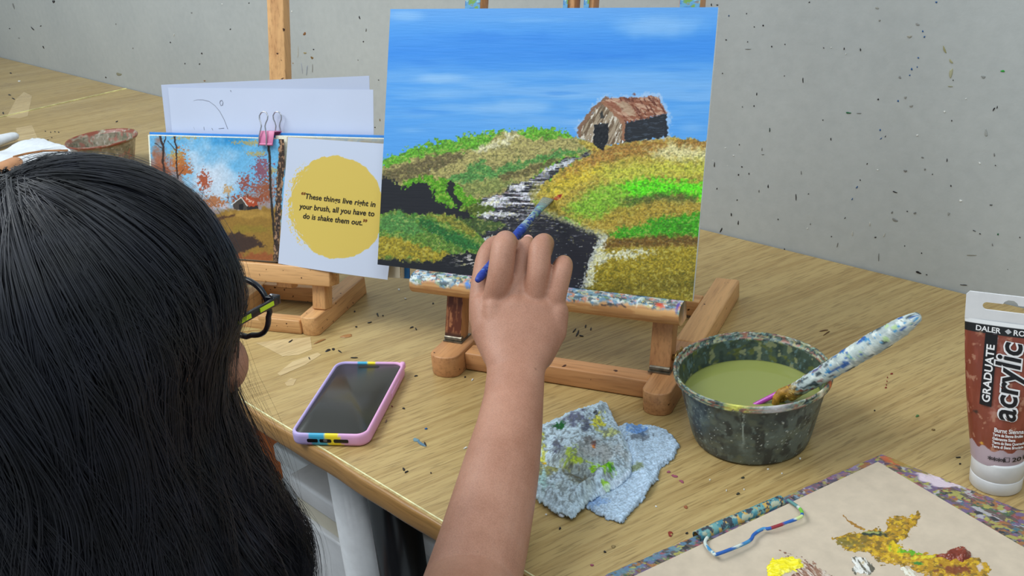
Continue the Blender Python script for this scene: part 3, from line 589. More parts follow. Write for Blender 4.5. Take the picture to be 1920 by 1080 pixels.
bevel(MB().box(-.126, -.0245, .001, .016, .0005, .0185).build('crossbar', EW[0], LE), .0012)
bevel(MB().box(-.126, -.0245, .082, .100, .003, .0235).build('crossbar', EW[0], LE), .0012)
bevel(MB().box(-.010, .008, -.0, .052, -.001, .017, fr2).build('upright', EW[2], LE), .0012)
bevel(MB().box(-.140, -.122, -.0, .052, -.001, .017, fr2).build('upright', EW[2], LE), .0012)
bevel(MB().box(-.165, .0215, .031, .0535, -.012, .012, fr2).build('rest_bar', EW[0], LE), .0015)
bevel(MB().box(-.0705, -.0475, .02, .60, .0145, .0285, fr2).build('mast', EW[2], LE), .0012)
bevel(MB().box(-.126, -.0245, .090, .108, .012, .024, fr2).build('crosspiece', EW[0], LE), .0012)

def split(o):
    m = o.modifiers.new('crisp_edge', 'EDGE_SPLIT'); m.split_angle = .6
# ------------------------------------------------------------------ drawing papers (two loose sheets leaning on the mast)
def onp(u, v, off=0.): return hp(u, v, P2+N2*off, N2)
paper_m = plain('drawing_paper', (196, 204, 226), .7, .3, .012, 8)
def sheet(name, corners, off, label, cat, mat, bend, par=None):
    nx, ny = 40, 34; S, T = np.meshgrid(np.linspace(0, 1, nx), np.linspace(0, 1, ny))
    c = [onp(u, v, off) for u, v in corners]    # tl tr br bl
    P = (c[0]*((1-S)*(1-T))[..., None]+c[1]*(S*(1-T))[..., None]+c[2]*(S*T)[..., None]+c[3]*((1-S)*T)[..., None])+bend(S, T)[..., None]*N2
    o = new_mesh(name, P.reshape(-1, 3), grid_faces(nx, ny)[:, ::-1], mat, par, True); m = o.modifiers.new('t', 'SOLIDIFY'); m.thickness = .0003; split(o)
    if label: tag(o, label, cat, 'drawing papers behind the book')
    return o, c
sh1, c1 = sheet('drawing_paper', [(302, 159), (692, 142), (699, 420), (330, 420)], -.0127, 'rear sheet of white drawing paper leaning on the left easel mast, its top edge highest', 'paper', plain('drawing_paper_rear', (184, 192, 214), .7, .3, .012, 8), lambda S, T: .0003*np.sin(S*5))
sh2, c2 = sheet('drawing_paper', [(318, 164), (700, 168), (703, 420), (338, 420)], -.0116, 'front sheet of white drawing paper with faint pencil curve above the open book', 'paper', paper_m, lambda S, T: .0030*np.exp(-(S/.09)**2)*(1-T)+.0004*np.sin(S*8))
pen = plain('pencil_line', (110, 112, 122), .6, .2)
def pencil(pts, r=.00022, off=-.0110):
    mb = MB(); mb.tube([onp(u, v, off) for u, v in pts], r, 5); return mb
q = MB()
arc = [(360, 190), (370, 187), (380, 187), (392, 190), (403, 198), (412, 209), (420, 224), (427, 242)]
q = pencil(arc)
for pts in ([(413, 189), (412, 193), (414, 198), (417, 197), (418, 192), (416, 188), (413, 189)], [(363, 238), (365, 243)], [(382, 238), (383, 244)], [(397, 240), (399, 244)], [(432, 169), (433, 172)], [(410, 241), (420, 240)]):
    b = pencil(pts); q.add(b.v, b.f)
q.build('pencil_drawing', pen, sh2)

# ------------------------------------------------------------------ the open book
BK = empty('open_book', 'open hardback art book with blue cover, autumn landscape page and yellow quote page', 'book', P2+up2*.052)
bkl = np.array(BK.location)
def w2(x, s, d): return P2+e2*x+up2*s-N2*(-0)+N2*d      # world from plane coordinates, d towards viewer
def bkbox(x0, x1, s0, s1, d0, d1, name, m, bw=.0006):
    mb = MB().box(x0, x1, s0, s1, d0, d1, (P2-bkl, e2, up2, N2)); return bevel(mb.build(name, m, BK), bw)
cover = plain('blue_cover', (40, 118, 196), .35, .5, .05); cover_dk = plain('dark_endpaper', (34, 42, 60), .5, .4, .05)
edge_m = NM('page_edges', .7, .3); ev = edge_m.coord((1, 1, 1)); edge_m.color(edge_m.ramp(edge_m.noise(edge_m.coord((40, 2600, 2600), (0, 0, T2)), 1, 2), [(.35, (196, 190, 168)), (.6, (238, 234, 214))])); edge_m = edge_m.m
GX = -.052
bkbox(-.243, -.0535, .0545, .2085, -.0065, -.0035, 'cover_board', cover); bkbox(-.0505, .119, .0455, .2115, -.0065, -.0035, 'cover_board', cover)
bkbox(-.0535, -.0505, .050, .2095, -.0065, -.0045, 'spine', cover)
bkbox(-.2395, GX, .0555, .2055, -.0035, .0035, 'page_block', edge_m, .0004)
bkbox(GX, .113, .0465, .2085, -.0035, .0045, 'page_block', edge_m, .0004)
page_m = attr_mat('printed_page', .38, .4, 300, .03)
def page_grid(name, x0, x1, s0, s1, dfun, nx, ny, fn):
    G, H = np.meshgrid(np.linspace(x0, x1, nx), np.linspace(s0, s1, ny)); D = dfun((G-x0)/(x1-x0), (H-s0)/(s1-s0))
    W = P2+G[..., None]*e2+H[..., None]*up2+D[..., None]*N2; X, Y = proj(W)
    o = new_mesh(name, (W-bkl).reshape(-1, 3), grid_faces(nx, ny), page_m, BK, True, fn(X, Y).reshape(-1, 3)); m = o.modifiers.new('t', 'SOLIDIFY'); m.thickness = .0003; m.offset = -1; split(o); return o
def autumn(X, Y):
    p = Paint(X, Y, (108, 178, 222))
    p.spot(430, 255, 60, 30, (40, 140, 205), .9, .5, 20, 90, .9); p.spot(380, 340, 60, 80, (216, 222, 234), .75, .6, 30, 91, .97); p.spot(415, 330, 45, 70, (212, 220, 234), .7, .6, 26, 92, .97)
    p.spot(470, 320, 30, 40, (120, 185, 226), .6, .6, 20, 93, .9); p.spot(360, 290, 36, 30, (196, 214, 232), .7, .7, 20, 94, .9)
    p.reg([(270,300),(300,290),(330,310),(350,350),(390,372),(430,380),(470,370),(500,345),(520,330),(520,500),(270,500)], (170, 128, 116), 10, 9, 14, 95, .75)
    p.spot(420, 385, 44, 14, (196, 190, 200), .8, .6, 10, 96, .9); p.spot(298, 300, 18, 50, (165, 92, 58), .85, .6, 9, 97, .8)
    for x, y, rx, ry, c in ((338,302,16,22,(190,112,50)),(342,318,18,12,(176,98,48)),(383,340,11,18,(168,78,46)),(427,356,9,9,(196,158,110)),(460,344,12,18,(150,76,66)),(492,318,18,22,(138,82,98)),(478,352,16,12,(150,90,80)),(310,330,12,26,(158,90,60)),(466,374,30,10,(150,70,40)),(400,378,30,10,(176,112,70)),(500,355,16,22,(150,84,56))):
        p.spot(x, y, rx, ry, c, .95, 1.3, 2.6, 98+int(x) % 9, .35)
    for x, y, rx, ry in ((468,268,28,5),(480,288,18,5),(350,258,24,4),(330,290,14,8),(512,320,12,6)): p.spot(x, y, rx, ry, (186, 162, 96), .8, 1.5, 2.4, 99, .4)
    p.reg([(270,410),(330,400),(400,398),(450,392),(505,388),(530,392),(530,500),(270,500)], (150, 114, 48), 4, 3, 8, 100)
    p.spot(470, 402, 60, 10, (182, 142, 66), .8, .5, 10, 101, .8); p.spot(475, 430, 50, 12, (142, 122, 44), .7, .7, 8, 102, .8)
    p.reg([(400,410),(440,402),(440,406),(405,416)], (92, 60, 34), 2, 2, 5, 103); p.reg([(425,438),(450,434),(478,446),(498,461),(470,466),(440,482),(430,500),(400,500),(400,440)], (58, 40, 36), 4, 3, 7, 104, .92)
    p.reg([(440,478),(510,474),(512,500),(430,500)], (150, 82, 44), 4, 4, 8, 105, .9)
    # cabin
    p.reg([(436,381),(452,370),(462,376),(464,394),(438,392)], (74, 66, 60), 1, .6, 3, 106); p.reg([(448,384),(456,382),(456,394),(448,393)], (26, 24, 26), .5, .5, 3, 107)
    p.reg([(462,386),(484,384),(484,391),(464,394)], (46, 38, 36), .6, .6, 3, 108); p.reg([(452,369),(474,371),(485,386),(466,387)], (170, 70, 38), 1.2, .6, 3, 109); p.spot(468, 376, 9, 3, (230, 210, 200), .8, 1.4, 2, 110, .5, .5)
    p.line([(434,384),(452,370),(464,386)], 1.6, (228, 226, 222), .4, .5)
    for pts, wd in (([(300,256),(306,275),(305,300),(309,330)], 4), ([(327,256),(331,280),(331,315),(333,335)], 3), ([(290,268),(302,276),(307,292)], 1.5), ([(311,256),(307,272)], 2), ([(314,264),(324,276),(331,284)], 1.5), ([(344,318),(338,326),(332,331)], 1.2), ([(383,350),(379,372)], 1), ([(460,356),(464,370)], 1), ([(427,362),(428,378)], .8)): p.line(pts, wd, (58, 40, 34), 1, .6, 5)
    p.line([(503,268),(506,300),(507,350),(511,400),(515,450),(518,492)], 4.5, (48, 38, 32), .8, .7)
    p.reg([(524,254),(542,254),(536,290),(532,330),(528,370),(526,420),(522,495),(512,495),(515,420),(518,350),(522,300)], (66, 50, 42), 1.5, 1, 5, 111)
    tr = sstep(-1, 1, p.sd([(524,254),(542,254),(536,290),(530,350),(526,420),(522,495),(512,495),(515,420),(518,350),(522,300)], 1, 5, 111))
    p.mix(tr*sstep(.52, .6, fbm(X/2, Y/6, 112)), (168, 130, 100)); p.mix(tr*sstep(.6, .7, fbm(X/1.6, Y/4, 113)), (26, 22, 24))
    p.c *= (1+(fbm(X/2.5, Y/2.5, 114)-.5)*.22)[..., None]
    return p.c
page_grid('landscape_page', -.2365, -.0385, .0565, .2045, lambda s, t: .0042+.0035*np.sin(np.pi*s)*.5+.0035*s**6, 300, 240, autumn)
def under(X, Y):
    p = Paint(X, Y, (196, 186, 164)); p.reg([(540,250),(640,262),(760,275),(760,262),(560,252)], (120, 150, 180), 3, 2, 8, 3, .6); p.spot(700, 268, 60, 5, (170, 150, 120), .8, .8, 10); return p.c
page_grid('page_beneath', -.036, .112, .0475, .2075, lambda s, t: .0052+.001*s, 60, 40, under)
# the loose quote page, lifting away from the block towards its lower right corner
QC = [onp(540, 257, .0085), onp(756, 273, .010), onp(726.5, 524.5, .014), onp(521.5, 494, .0085)]
QC[1] = onp(757, 272, .010)
def qpt(S, T):
    S = np.asarray(S, float); T = np.asarray(T, float)
    P = QC[0]*((1-S)*(1-T))[..., None]+QC[1]*(S*(1-T))[..., None]+QC[2]*(S*T)[..., None]+QC[3]*((1-S)*T)[..., None]
    return P+(.0035*np.sin(np.pi*S)**1*(.4+.6*T))[..., None]*N2
nx, ny = 300, 330; S, T = np.meshgrid(np.linspace(0, 1, nx), np.linspace(0, 1, ny)); W = qpt(S, T); X, Y = proj(W)
p = Paint(X, Y, (200, 208, 228))
th = np.arctan2((Y-388)/99, (X-632)/92); rr = np.hypot((X-631-.02*(Y-388))/91, (Y-389-.03*(X-632))/98)
edge = .985+.035*(fbm(th*9+20, rr*1.2, 120, 4)-.5)*2+.05*(fbm(th*40+20, rr*3+9, 121, 2)-.5)*sstep(-.2, -.9, np.cos(th))
p.mix(sstep(edge+.008, edge-.008, rr), (216, 188, 92))
ring = (rr > 1.0) & (rr < 1.08); side = sstep(-.55, -.8, np.cos(th))
p.mix(ring*side*sstep(.62, .66, fbm(th*50, rr*60, 124, 2)), (224, 196, 100)); p.mix((rr < .99)*(rr > .9)*side*sstep(.66, .7, fbm(th*14, rr*90, 126, 2)), (200, 208, 228))
qp = new_mesh('quote_page', (W-bkl).reshape(-1, 3), grid_faces(nx, ny)[:, ::-1], page_m, BK, True, p.c.reshape(-1, 3)); m = qp.modifiers.new('t', 'SOLIDIFY'); m.thickness = .0003; m.offset = -1
split(qp)
# invert qpt numerically for lettering laid on the page
lutS, lutT, lutX, lutY = S.ravel(), T.ravel(), X.ravel(), Y.ravel()
def st_of(u, v):
    k = np.argmin((lutX-u)**2+(lutY-v)**2); return lutS[k], lutT[k]
ink = plain('ink', (34, 28, 26), .5, .3, 0); rust = plain('rust_ink', (120, 66, 26), .5, .3, 0)
def page_text(s, u0, v0, u1, v1, hpx, mat, bold=.018):
    V, F = text2d(s, 1, .22, bold, 1.02); a = np.array(st_of(u0, v0)); b = np.array(st_of(u1, v1)); wd = V[:, 0].max()-V[:, 0].min()
    du = (b-a)/wd; up = np.array(st_of((u0+u1)/2, (v0+v1)/2-30))-np.array(st_of((u0+u1)/2, (v0+v1)/2)); up = up/30*hpx/.72
    ST = a+(V[:, :1]-V[:, 0].min())*du+V[:, 1:2]*up
    P = qpt(ST[:, 0], ST[:, 1])+N2*.00035
    return new_mesh('printed_words', P-bkl, F, mat, qp)
page_text('These things live right in', 573, 372.5, 704, 388, 10.5, ink); page_text('your brush, all you have to', 561, 390.5, 702, 406, 10.5, ink); page_text('do is shake them out.', 568.5, 409, 679, 422.5, 10.5, ink)
page_text('\u201c', 565, 372, 573, 373, 12.5, rust, .03); page_text('\u201d', 681, 423, 689, 424, 12.5, rust, .03)

# ------------------------------------------------------------------ pink binder clip
CL = onp(507, 250, .0)
CLIP = empty('binder_clip', 'pink binder clip with bent silver wire handles gripping the top of the book', 'clip', CL)
pink = plain('pink_enamel', (208, 118, 158), .35, .5, .04); chrome = plain('silver_wire', (190, 190, 195), .2, .6, .02, Metallic=1.)
cs = (P2-np.array(CL)); xc = (CL-P2)@e2; sc = (CL-P2)@up2
def cw(x, s, d): return e2*x+up2*s+N2*d
s_top = .2125-sc+.0
mb = MB(); n_ = 12
front = [(-.0105, .001), (.0105, .001), (.0095, -.0135), (-.0095, -.0135)]
mb.box(-.0105, .0105, s_top, s_top+.0012, -.0083, .0065, (np.zeros(3), e2, up2, N2))
mb.add([cw(x, s+s_top, d) for x, s, d in ((-.0105, .0012, .0065), (.0105, .0012, .0065), (.0098, -.0145, .0105), (-.0098, -.0145, .0105), (-.0105, .0012, .0075), (.0105, .0012, .0075), (.0098, -.0145, .0115), (-.0098, -.0145, .0115))],
       [(0, 1, 2, 3), (7, 6, 5, 4), (0, 4, 5, 1), (1, 5, 6, 2), (2, 6, 7, 3), (3, 7, 4, 0)])
mb.add([cw(x, s+s_top, d) for x, s, d in ((-.0105, .0012, -.0070), (.0105, .0012, -.0070), (.0098, -.014, -.0072), (-.0098, -.014, -.0072), (-.0105, .0012, -.0083), (.0105, .0012, -.0083), (.0098, -.014, -.0085), (-.0098, -.014, -.0085))],
       [(3, 2, 1, 0), (4, 5, 6, 7), (1, 5, 4, 0), (2, 6, 5, 1), (3, 7, 6, 2), (0, 4, 7, 3)])
mb.tube([cw(-.0098, s_top-.0145, .011), cw(.0098, s_top-.0145, .011)], .0014, 10)
bevel(mb.build('clip_body', pink, CLIP), .0003)
def handle(dx, d0, d1, sgn):
    pts = []
    for x, s in ((-.0055, -.0145), (-.0050, -.004), (-.0025, .006), (-.0035, .0095), (-.0055, .0130), (-.0058, .0165), (-.0035, .0198), (0, .0208)): pts.append((x, s))
    pts = pts+[(-x, s) for x, s in pts[-2::-1]]
    P = [cw(x+dx+sgn*s*.12, s_top+s*1.15, d0+(d1-d0)*(s+.0145)/.035) for x, s in pts]
    MB().tube(P, .0008, 8, round_end=True).build('wire_handle', chrome, CLIP, True)
handle(-.0035, .0125, .007, 0.0); handle(.0055, -.0090, -.0068, .15)
# ------------------------------------------------------------------ phone
PHW, PHL, PHT = .0805, .1505, .0135
PH = empty('mobile_phone', 'phone lying face up in a lilac and pink silicone case on the table', 'phone', (-.8012, .4971, .0006), .6304)
def ring_loft(rings, name, mat, par, colf=None, closed_top=False, closed_bot=True, smooth=True):
    v = []; k = None
    for wd, ht, r, z in rings:
        o = rrect(wd, ht, r, 8); k = len(o)
        # densify
        q = []
        for i in range(k):
            a, b = np.array(o[i]), np.array(o[(i+1) % k]); m = 24 if np.linalg.norm(b-a) > .02 else 1
            q += [tuple(a+(b-a)*t/m) for t in range(m)]
        k = len(q); v += [(x, y, z) for x, y in q]
    f = [(i*k+j, i*k+(j+1) % k, (i+1)*k+(j+1) % k, (i+1)*k+j) for i in range(len(rings)-1) for j in range(k)]
    if closed_bot: f.append(tuple(range(k-1, -1, -1)))
    if closed_top: f.append(tuple((len(rings)-1)*k+j for j in range(k)))
    v = np.array(v); return new_mesh(name, v, f, mat, par, smooth, colf(v) if colf is not None else None)
def case_col(v):
    t = sstep(-.036, .036, v[:, 0])[:, None]; c = np.array([188, 172, 224.])*(1-t)+np.array([232, 172, 214.])*t
    e = (np.abs(v[:, 1]) > .0685)&(v[:, 2] > -.001); x = v[:, 0]*np.where(v[:, 1] < 0, 1, .8)+np.where(v[:, 1] < 0, 0, -.001)+np.where(v[:, 1] < 0, 1, 0)*(.0135-v[:, 2])*-.3
    lo = np.where(v[:, 1] < 0, -.021, -.013); mi = np.where(v[:, 1] < 0, -.004, -.004); hi = np.where(v[:, 1] < 0, .011, .004)
    c[e & (x > lo) & (x < mi)] = (72, 176, 214); c[e & (x >= mi) & (x < hi)] = (250, 226, 50); return c
case_m = attr_mat('silicone', .42, .4, 500, .03)
W_, L_ = PHW, PHL
CASE = ring_loft([(W_-.004, L_-.004, .010, 0), (W_-.001, L_-.001, .0115, .0012), (W_, L_, .012, .0035), (W_, L_, .012, .0098), (W_-.001, L_-.001, .0115, .0122), (W_-.003, L_-.003, .0108, .0132), (W_-.0055, L_-.0055, .0098, .0133), (W_-.0072, L_-.0072, .0090, .0124), (W_-.0074, L_-.0074, .0090, .0105)], 'case', case_m, PH, case_col)
glass_m = NM('dark_glass', .24, .5); glass_m.color((50, 49, 45)); glass_m.b.inputs['Coat Weight'].default_value = .0
SCR = ring_loft([(W_-.0076, L_-.0076, .0089, .0100), (W_-.0076, L_-.0076, .0089, .0112), (W_-.0084, L_-.0084, .0086, .0115)], 'screen', glass_m.m, PH, None, True)
black_m = plain('black_plastic', (16, 16, 18), .35, .5, .05)
MB().prism(rrect(.024, .0042, .002, 5), .01152, .01162, (np.array([0, .0655, 0]), np.array([1., 0, 0]), np.array([0, 1., 0]), np.array([0, 0, 1.]))).build('notch', black_m, SCR)
for x, w_ in ((-.0165, .011), (-.003, .012), (.013, .015)):
    MB().prism(rrect(w_, .0038, .0012, 4), -.0003, .0004, (np.array([x, -L_/2+.00005, .0062]), np.array([1., 0, 0]), np.array([0, 0, 1.]), np.array([0, -1., 0]))).build('port_opening', black_m, CASE)
MB().prism(rrect(.004, .0022, .0009, 4), -.0003, .0008, (np.array([-.003, -L_/2, .0066]), np.array([1., 0, 0]), np.array([0, 0, 1.]), np.array([0, -1., 0]))).build('connector_pin', plain('port_metal', (150, 150, 150), .3, .5, .02, Metallic=.6), CASE)
# strap lug at the upper right corner
bevel(MB().box(.0335, .0400, .067, .0745, .006, .0142).build('corner_lug', plain('pink_silicone', (232, 172, 214), .42, .4, .02), PH), .0025, 3)
bevel(MB().box(.0400, .0409, .012, .045, .004, .0095).build('side_button_cover', plain('pink_silicone_b', (228, 166, 210), .42, .4, .02), PH), .0004, 2)

# ------------------------------------------------------------------ terry cloth
RAG = empty('paint_rag', 'folded pale blue terry cloth smeared with green, yellow and grey paint', 'cloth', (-.53, .60, 0))
terry = attr_mat('terry', .95, .1, 1800, .5, .0008)
def rag_sheet(name, poly, zf, seed, colf, z0=.006, th=.0028):
    P = np.array([hz(u, v, z0)[:2] for u, v in poly]); lo, hi = P.min(0)-.004, P.max(0)+.004; st = .0007
    nx, ny = int((hi[0]-lo[0])/st), int((hi[1]-lo[1])/st); G, H = np.meshgrid(np.linspace(lo[0], hi[0], nx), np.linspace(lo[1], hi[1], ny))
    X, Y = proj(np.stack([G, H, G*0+z0], -1))
    Xr = X+3.2*(fbm(X/5, Y/5, seed)-.5)*2; Yr = Y+3.2*(fbm(X/5, Y/5, seed+5)-.5)*2
    d = seg_d(Xr, Yr, poly, True); sd = np.where(inside(Xr, Yr, poly), d, -d)
    pile = vn(G*1250, H*1250, seed)*.5+vn(G*640, H*900, seed+2)*.3
    Z = zf(X, Y, sd)+pile*.0020*sstep(0, 5, sd); Z = th+np.maximum(Z, .0008)
    Z = Z-th*.9*sstep(4, 0, sd)
    rows = colf(X, Y, sd); rows = rows*(.96+.30*(pile-.4)/.5)[..., None]
    keep = sd > 0; idx = -np.ones(keep.shape, int); idx[keep] = np.arange(keep.sum()); a, b, c, dd = idx[:-1, :-1], idx[:-1, 1:], idx[1:, 1:], idx[1:, :-1]
    ok = (a >= 0)&(b >= 0)&(c >= 0)&(dd >= 0); F = np.stack([a[ok], b[ok], c[ok], dd[ok]], 1)
    V = np.stack([G, H, Z], -1)[keep]-np.array(RAG.location)
    o = new_mesh(name, V, F, terry, RAG, True, rows[keep]); m = o.modifiers.new('t', 'SOLIDIFY'); m.thickness = th*.8; m.offset = -1; return o
def rag_low_c(X, Y, sd):
    p = Paint(X, Y, (186, 208, 230)); n = fbm(X/5, Y/5, 5, 3)
    p.spot(1195, 806, 22, 14, (90, 140, 214), .8, .8, 6, 3, .6); p.spot(1200, 820, 30, 8, (80, 84, 92), .6, 1., 5, 8, .6, -.3); p.spot(1190, 880, 16, 9, (112, 122, 70), .7, .9, 5, 9, .6)
    p.mix(sstep(.56, .66, n)*sstep(1215, 1180, X*.6+Y*.62+60)*.5, (126, 132, 138)); p.mix(sstep(.58, .66, fbm(X/3, Y/3, 22, 3))*.3, (140, 148, 158))
    p.spot(1120, 940, 26, 12, (110, 150, 214), .5, .9, 6, 11, .6); return p.c
def rag_up_c(X, Y, sd):
    p = Paint(X, Y, (192, 212, 226))
    p.spot(1090, 880, 80, 50, (150, 158, 150), .7, .9, 20, 30, .9); p.spot(1120, 850, 60, 30, (168, 164, 160), .6, .9, 14, 31, .9); p.spot(1015, 900, 30, 40, (150, 196, 188), .6, .9, 12, 32, .9)
    p.spot(1080, 785, 30, 22, (84, 84, 112), .8, .9, 7, 33, .8); p.spot(1100, 800, 12, 14, (70, 74, 92), .8, 1, 5, 34, .7); p.spot(1045, 835, 12, 16, (78, 78, 98), .8, 1.2, 5, 35, .7)
    p.spot(1049, 796, 12, 8, (34, 92, 44), .95, 1., 4, 36, .5); p.spot(1117, 772, 5, 7, (34, 34, 46), .9, 1, 3, 37, .5)
    p.spot(1124, 792, 17, 18, (222, 214, 60), .85, 1.1, 5, 38, .6); p.spot(1145, 815, 24, 9, (206, 208, 110), .7, 1., 6, 39, .6); p.spot(1012, 835, 14, 26, (206, 204, 60), .8, 1.1, 6, 40, .6)
    p.spot(1020, 862, 6, 7, (232, 176, 30), .9, 1, 4, 41, .5); p.spot(1070, 862, 14, 16, (172, 196, 60), .8, 1.1, 5, 42, .6); p.spot(1085, 872, 22, 6, (178, 200, 50), .8, 1., 5, 43, .6)
    p.spot(1128, 884, 24, 11, (150, 214, 24), .95, .9, 5, 44, .5); p.spot(1140, 884, 12, 9, (70, 160, 30), .8, 1., 4, 45, .6); p.spot(1137, 905, 10, 6, (150, 214, 24), .9, 1., 4, 46, .5); p.spot(1105, 830, 16, 12, (104, 96, 92), .7, 1., 5, 47, .7)
    p.spot(1114, 838, 6, 8, (130, 60, 50), .8, 1., 3, 48, .5); p.spot(1113, 846, 5, 4, (220, 130, 60), .9, 1., 3, 49, .5); p.spot(1075, 890, 40, 12, (96, 88, 66), .75, 1., 6, 50, .7, .5); p.spot(1030, 880, 30, 12, (140, 134, 52), .7, 1., 6, 51, .7)
    n = fbm(X/4, Y/4, 52, 3); p.mix(sstep(.52, .62, n)*.55*sstep(4, 14, sd), (106, 112, 112)); p.mix(sstep(9, 4, sd)*sstep(1100, 1140, X)*.8, (206, 220, 236))
    return p.c
rag_sheet('lower_flap', [(1150,800),(1175,797),(1210,792),(1240,798),(1262,812),(1275,830),(1262,858),(1238,874),(1235,892),(1210,930),(1190,950),(1166,978),(1130,966),(1096,948),(1080,920),(1100,880)], lambda X, Y, sd: .0016*fbm(X/30, Y/30, 4)+.0035*np.exp(-((X-Y*.35-895)/14)**2), 60, rag_low_c, .004)
def up_z(X, Y, sd):
    return .0045+.009*fbm(X/42, Y/34, 66, 3)*sstep(0, 18, sd)+.006*np.exp(-(((X-1085)+(Y-870)*.2)/30)**2-((Y-850)/50)**2)+.007*np.exp(-((Y-.85*(1100-X)*-.0-905+.72*(X-1110))/9)**2)*sstep(1060, 1090, X)*sstep(1175, 1140, X)-.006*np.exp(-((Y-882-.5*(X-1070))/9)**2)*sstep(1140, 1090, X)
rag_sheet('upper_fold', [(985,805),(1012,788),(1035,778),(1060,765),(1090,756),(1128,743),(1140,748),(1150,772),(1170,805),(1188,845),(1186,876),(1168,896),(1130,915),(1100,935),(1075,960),(1060,955),(1040,950),(1000,922),(985,900),(980,850)], up_z, 62, rag_up_c, .012)
tag(MB().ball(hz(1052, 965, .0025), (.004, .0025, .002), 8).build('lint_crumb', plain('lint', (205, 214, 226), .9, .1), None, True), 'tiny white lint crumb on the table beside the terry cloth', 'crumb')

# ------------------------------------------------------------------ water tub
TX, TY = -.4525, .7063
TUB = empty('water_tub', 'grey-green plastic tub crusted with paint, filled with murky green water', 'tub', (TX, TY, 0))
def tub_mesh():
    prof = [(.020, .0006), (.050, .0006), (.0532, .002), (.0545, .006), (.0562, .012), (.0660, .060), (.0670, .0635), (.0712, .0660), (.0716, .0695), (.0712, .0722), (.0700, .0730), (.0690, .0722), (.0683, .0690), (.0664, .0672), (.0655, .060), (.0560, .0135), (.053, .004), (.02, .003)]
    pr = [];
    for a, b in zip(prof[:-1], prof[1:]):
        m = max(1, int(math.hypot(b[0]-a[0], b[1]-a[1])/.0009)); pr += [(a[0]+(b[0]-a[0])*t/m, a[1]+(b[1]-a[1])*t/m, ) for t in range(m)]
    pr.append(prof[-1]); n = 420; mb = MB().lathe(pr, n=n); k = len(pr)
    mb.f += [tuple(range(n-1, -1, -1))]
    V = np.array(mb.v); r = np.hypot(V[:, 0], V[:, 1]); a = np.arctan2(V[:, 1], V[:, 0]); z = V[:, 2]
    prr = np.repeat(np.arange(k), n); inner = prr > k*.53
    X = a*62; Y = z*1000; p = Paint(X, Y, (72, 82, 80))
    p.mix(sstep(.4, .6, fbm(X/16, Y/16, 130)), (92, 104, 100)); p.mix(sstep(.5, .62, fbm(X/9, Y/14, 131)), (52, 60, 62)); p.mix(sstep(.56, .7, fbm(X/12, Y/9, 134))*.6, (104, 112, 96))
    p.mix(sstep(.68, .76, fbm(X/4, Y/5, 135))*.6, (118, 134, 130)); p.mix(sstep(.84, .87, fbm(X/1.8, Y/1.8, 137, 2)), (190, 196, 190)); p.mix(sstep(.84, .87, fbm(X/1.2+40, Y/2.8, 139, 2))*.8, (160, 172, 170))
    p.mix(inner*.8, (62, 78, 68)); p.mix(inner*sstep(.5, .7, fbm(X/6, Y/6, 141))*.7, (46, 58, 54)); p.mix(inner*sstep(.58, .72, fbm(X/7+9, Y/6, 143))*.7, (100, 104, 44)); p.mix(inner*sstep(.68, .71, fbm(X/9+19, Y/9, 145))*.8, (140, 142, 104)); p.mix(inner*sstep(.68, .74, fbm(X/4+3, Y/5, 147))*.6, (104, 134, 142))
    rim = sstep(.0655, .0670, z); rc = Paint(X, Y, (92, 108, 98))
    for i, c in enumerate([(176, 190, 168), (200, 178, 110), (60, 72, 70), (150, 190, 170), (216, 216, 204), (80, 120, 130), (40, 46, 50), (210, 210, 160), (190, 110, 90)]): rc.mix(sstep(.60, .68, fbm(X/(3+i % 3*2), Y/1.2, 150+i, 3))*.8, np.array(c)*.85)
    m = (rim*.95)[:, None]; c = p.c*(1-m)+rc.c*m
    # light drip line down the outer front and pinkish/yellow crust on the front rim
    ad = lambda u, v, w_: np.exp(-((np.angle(np.exp(1j*(a-math.atan2(*(hz(u, v, .07)[1::-1]-np.array([TY, TX]))))))*62)/w_)**2)
    q = Paint(X, Y, c); out = (~inner)*1.
    q.mix(ad(1392, 765, 2.0+1.5*np.sin(Y/9))*out*sstep(10, 45, Y)*sstep(.35, .5, fbm(X/1.2, Y/5, 160))*sstep(70, 62, Y), (168, 182, 176))
    q.mix(ad(1450, 762, 13)*rim*.9, (190, 186, 190)); q.mix(ad(1380, 765, 10)*rim*sstep(.4, .5, fbm(X/3, Y/2, 161)), (206, 206, 96)); q.mix(ad(1530, 735, 4)*rim, (216, 206, 180)); q.mix(ad(1548, 720, 3)*rim, (226, 110, 60))
    off = (fbm(X/3, Y/3, 165)-.5)*.0006+rim*(fbm(X/2.2, Y/1.5, 166)-.5)*.0012+sstep(.84, .87, fbm(X/1.8, Y/1.8, 137, 2))*.0004
    s = (1+off/np.maximum(r, .01)*np.where(inner, -1, 1)); V[:, 0] *= s; V[:, 1] *= s; V[:, 2] += rim*off*.8
    new_mesh('tub_body', V, mb.f, attr_mat('paint_crusted_plastic', .38, .45, 900, .25, .0006), TUB, True, q.c)
tub_mesh()
ZW = .0455
wm_ = NM('murky_water', .06, .5); wm_.color((134, 140, 74)); wm_.bump(wm_.noise(wm_.coord(), 25, 2), .08, .001)
rw = .0562+(.0655-.0560)*(ZW-.0135)/(.060-.0135)-.0002
n = 96; vv = [(rw*math.cos(2*math.pi*j/n), rw*math.sin(2*math.pi*j/n), ZW+.0006) for j in range(n)]+[((rw-.0015)*math.cos(2*math.pi*j/n), (rw-.0015)*math.sin(2*math.pi*j/n), ZW) for j in range(n)]
vv += [((rw-.001)*math.cos(2*math.pi*j/n), (rw-.001)*math.sin(2*math.pi*j/n), ZW-.004) for j in range(n)]
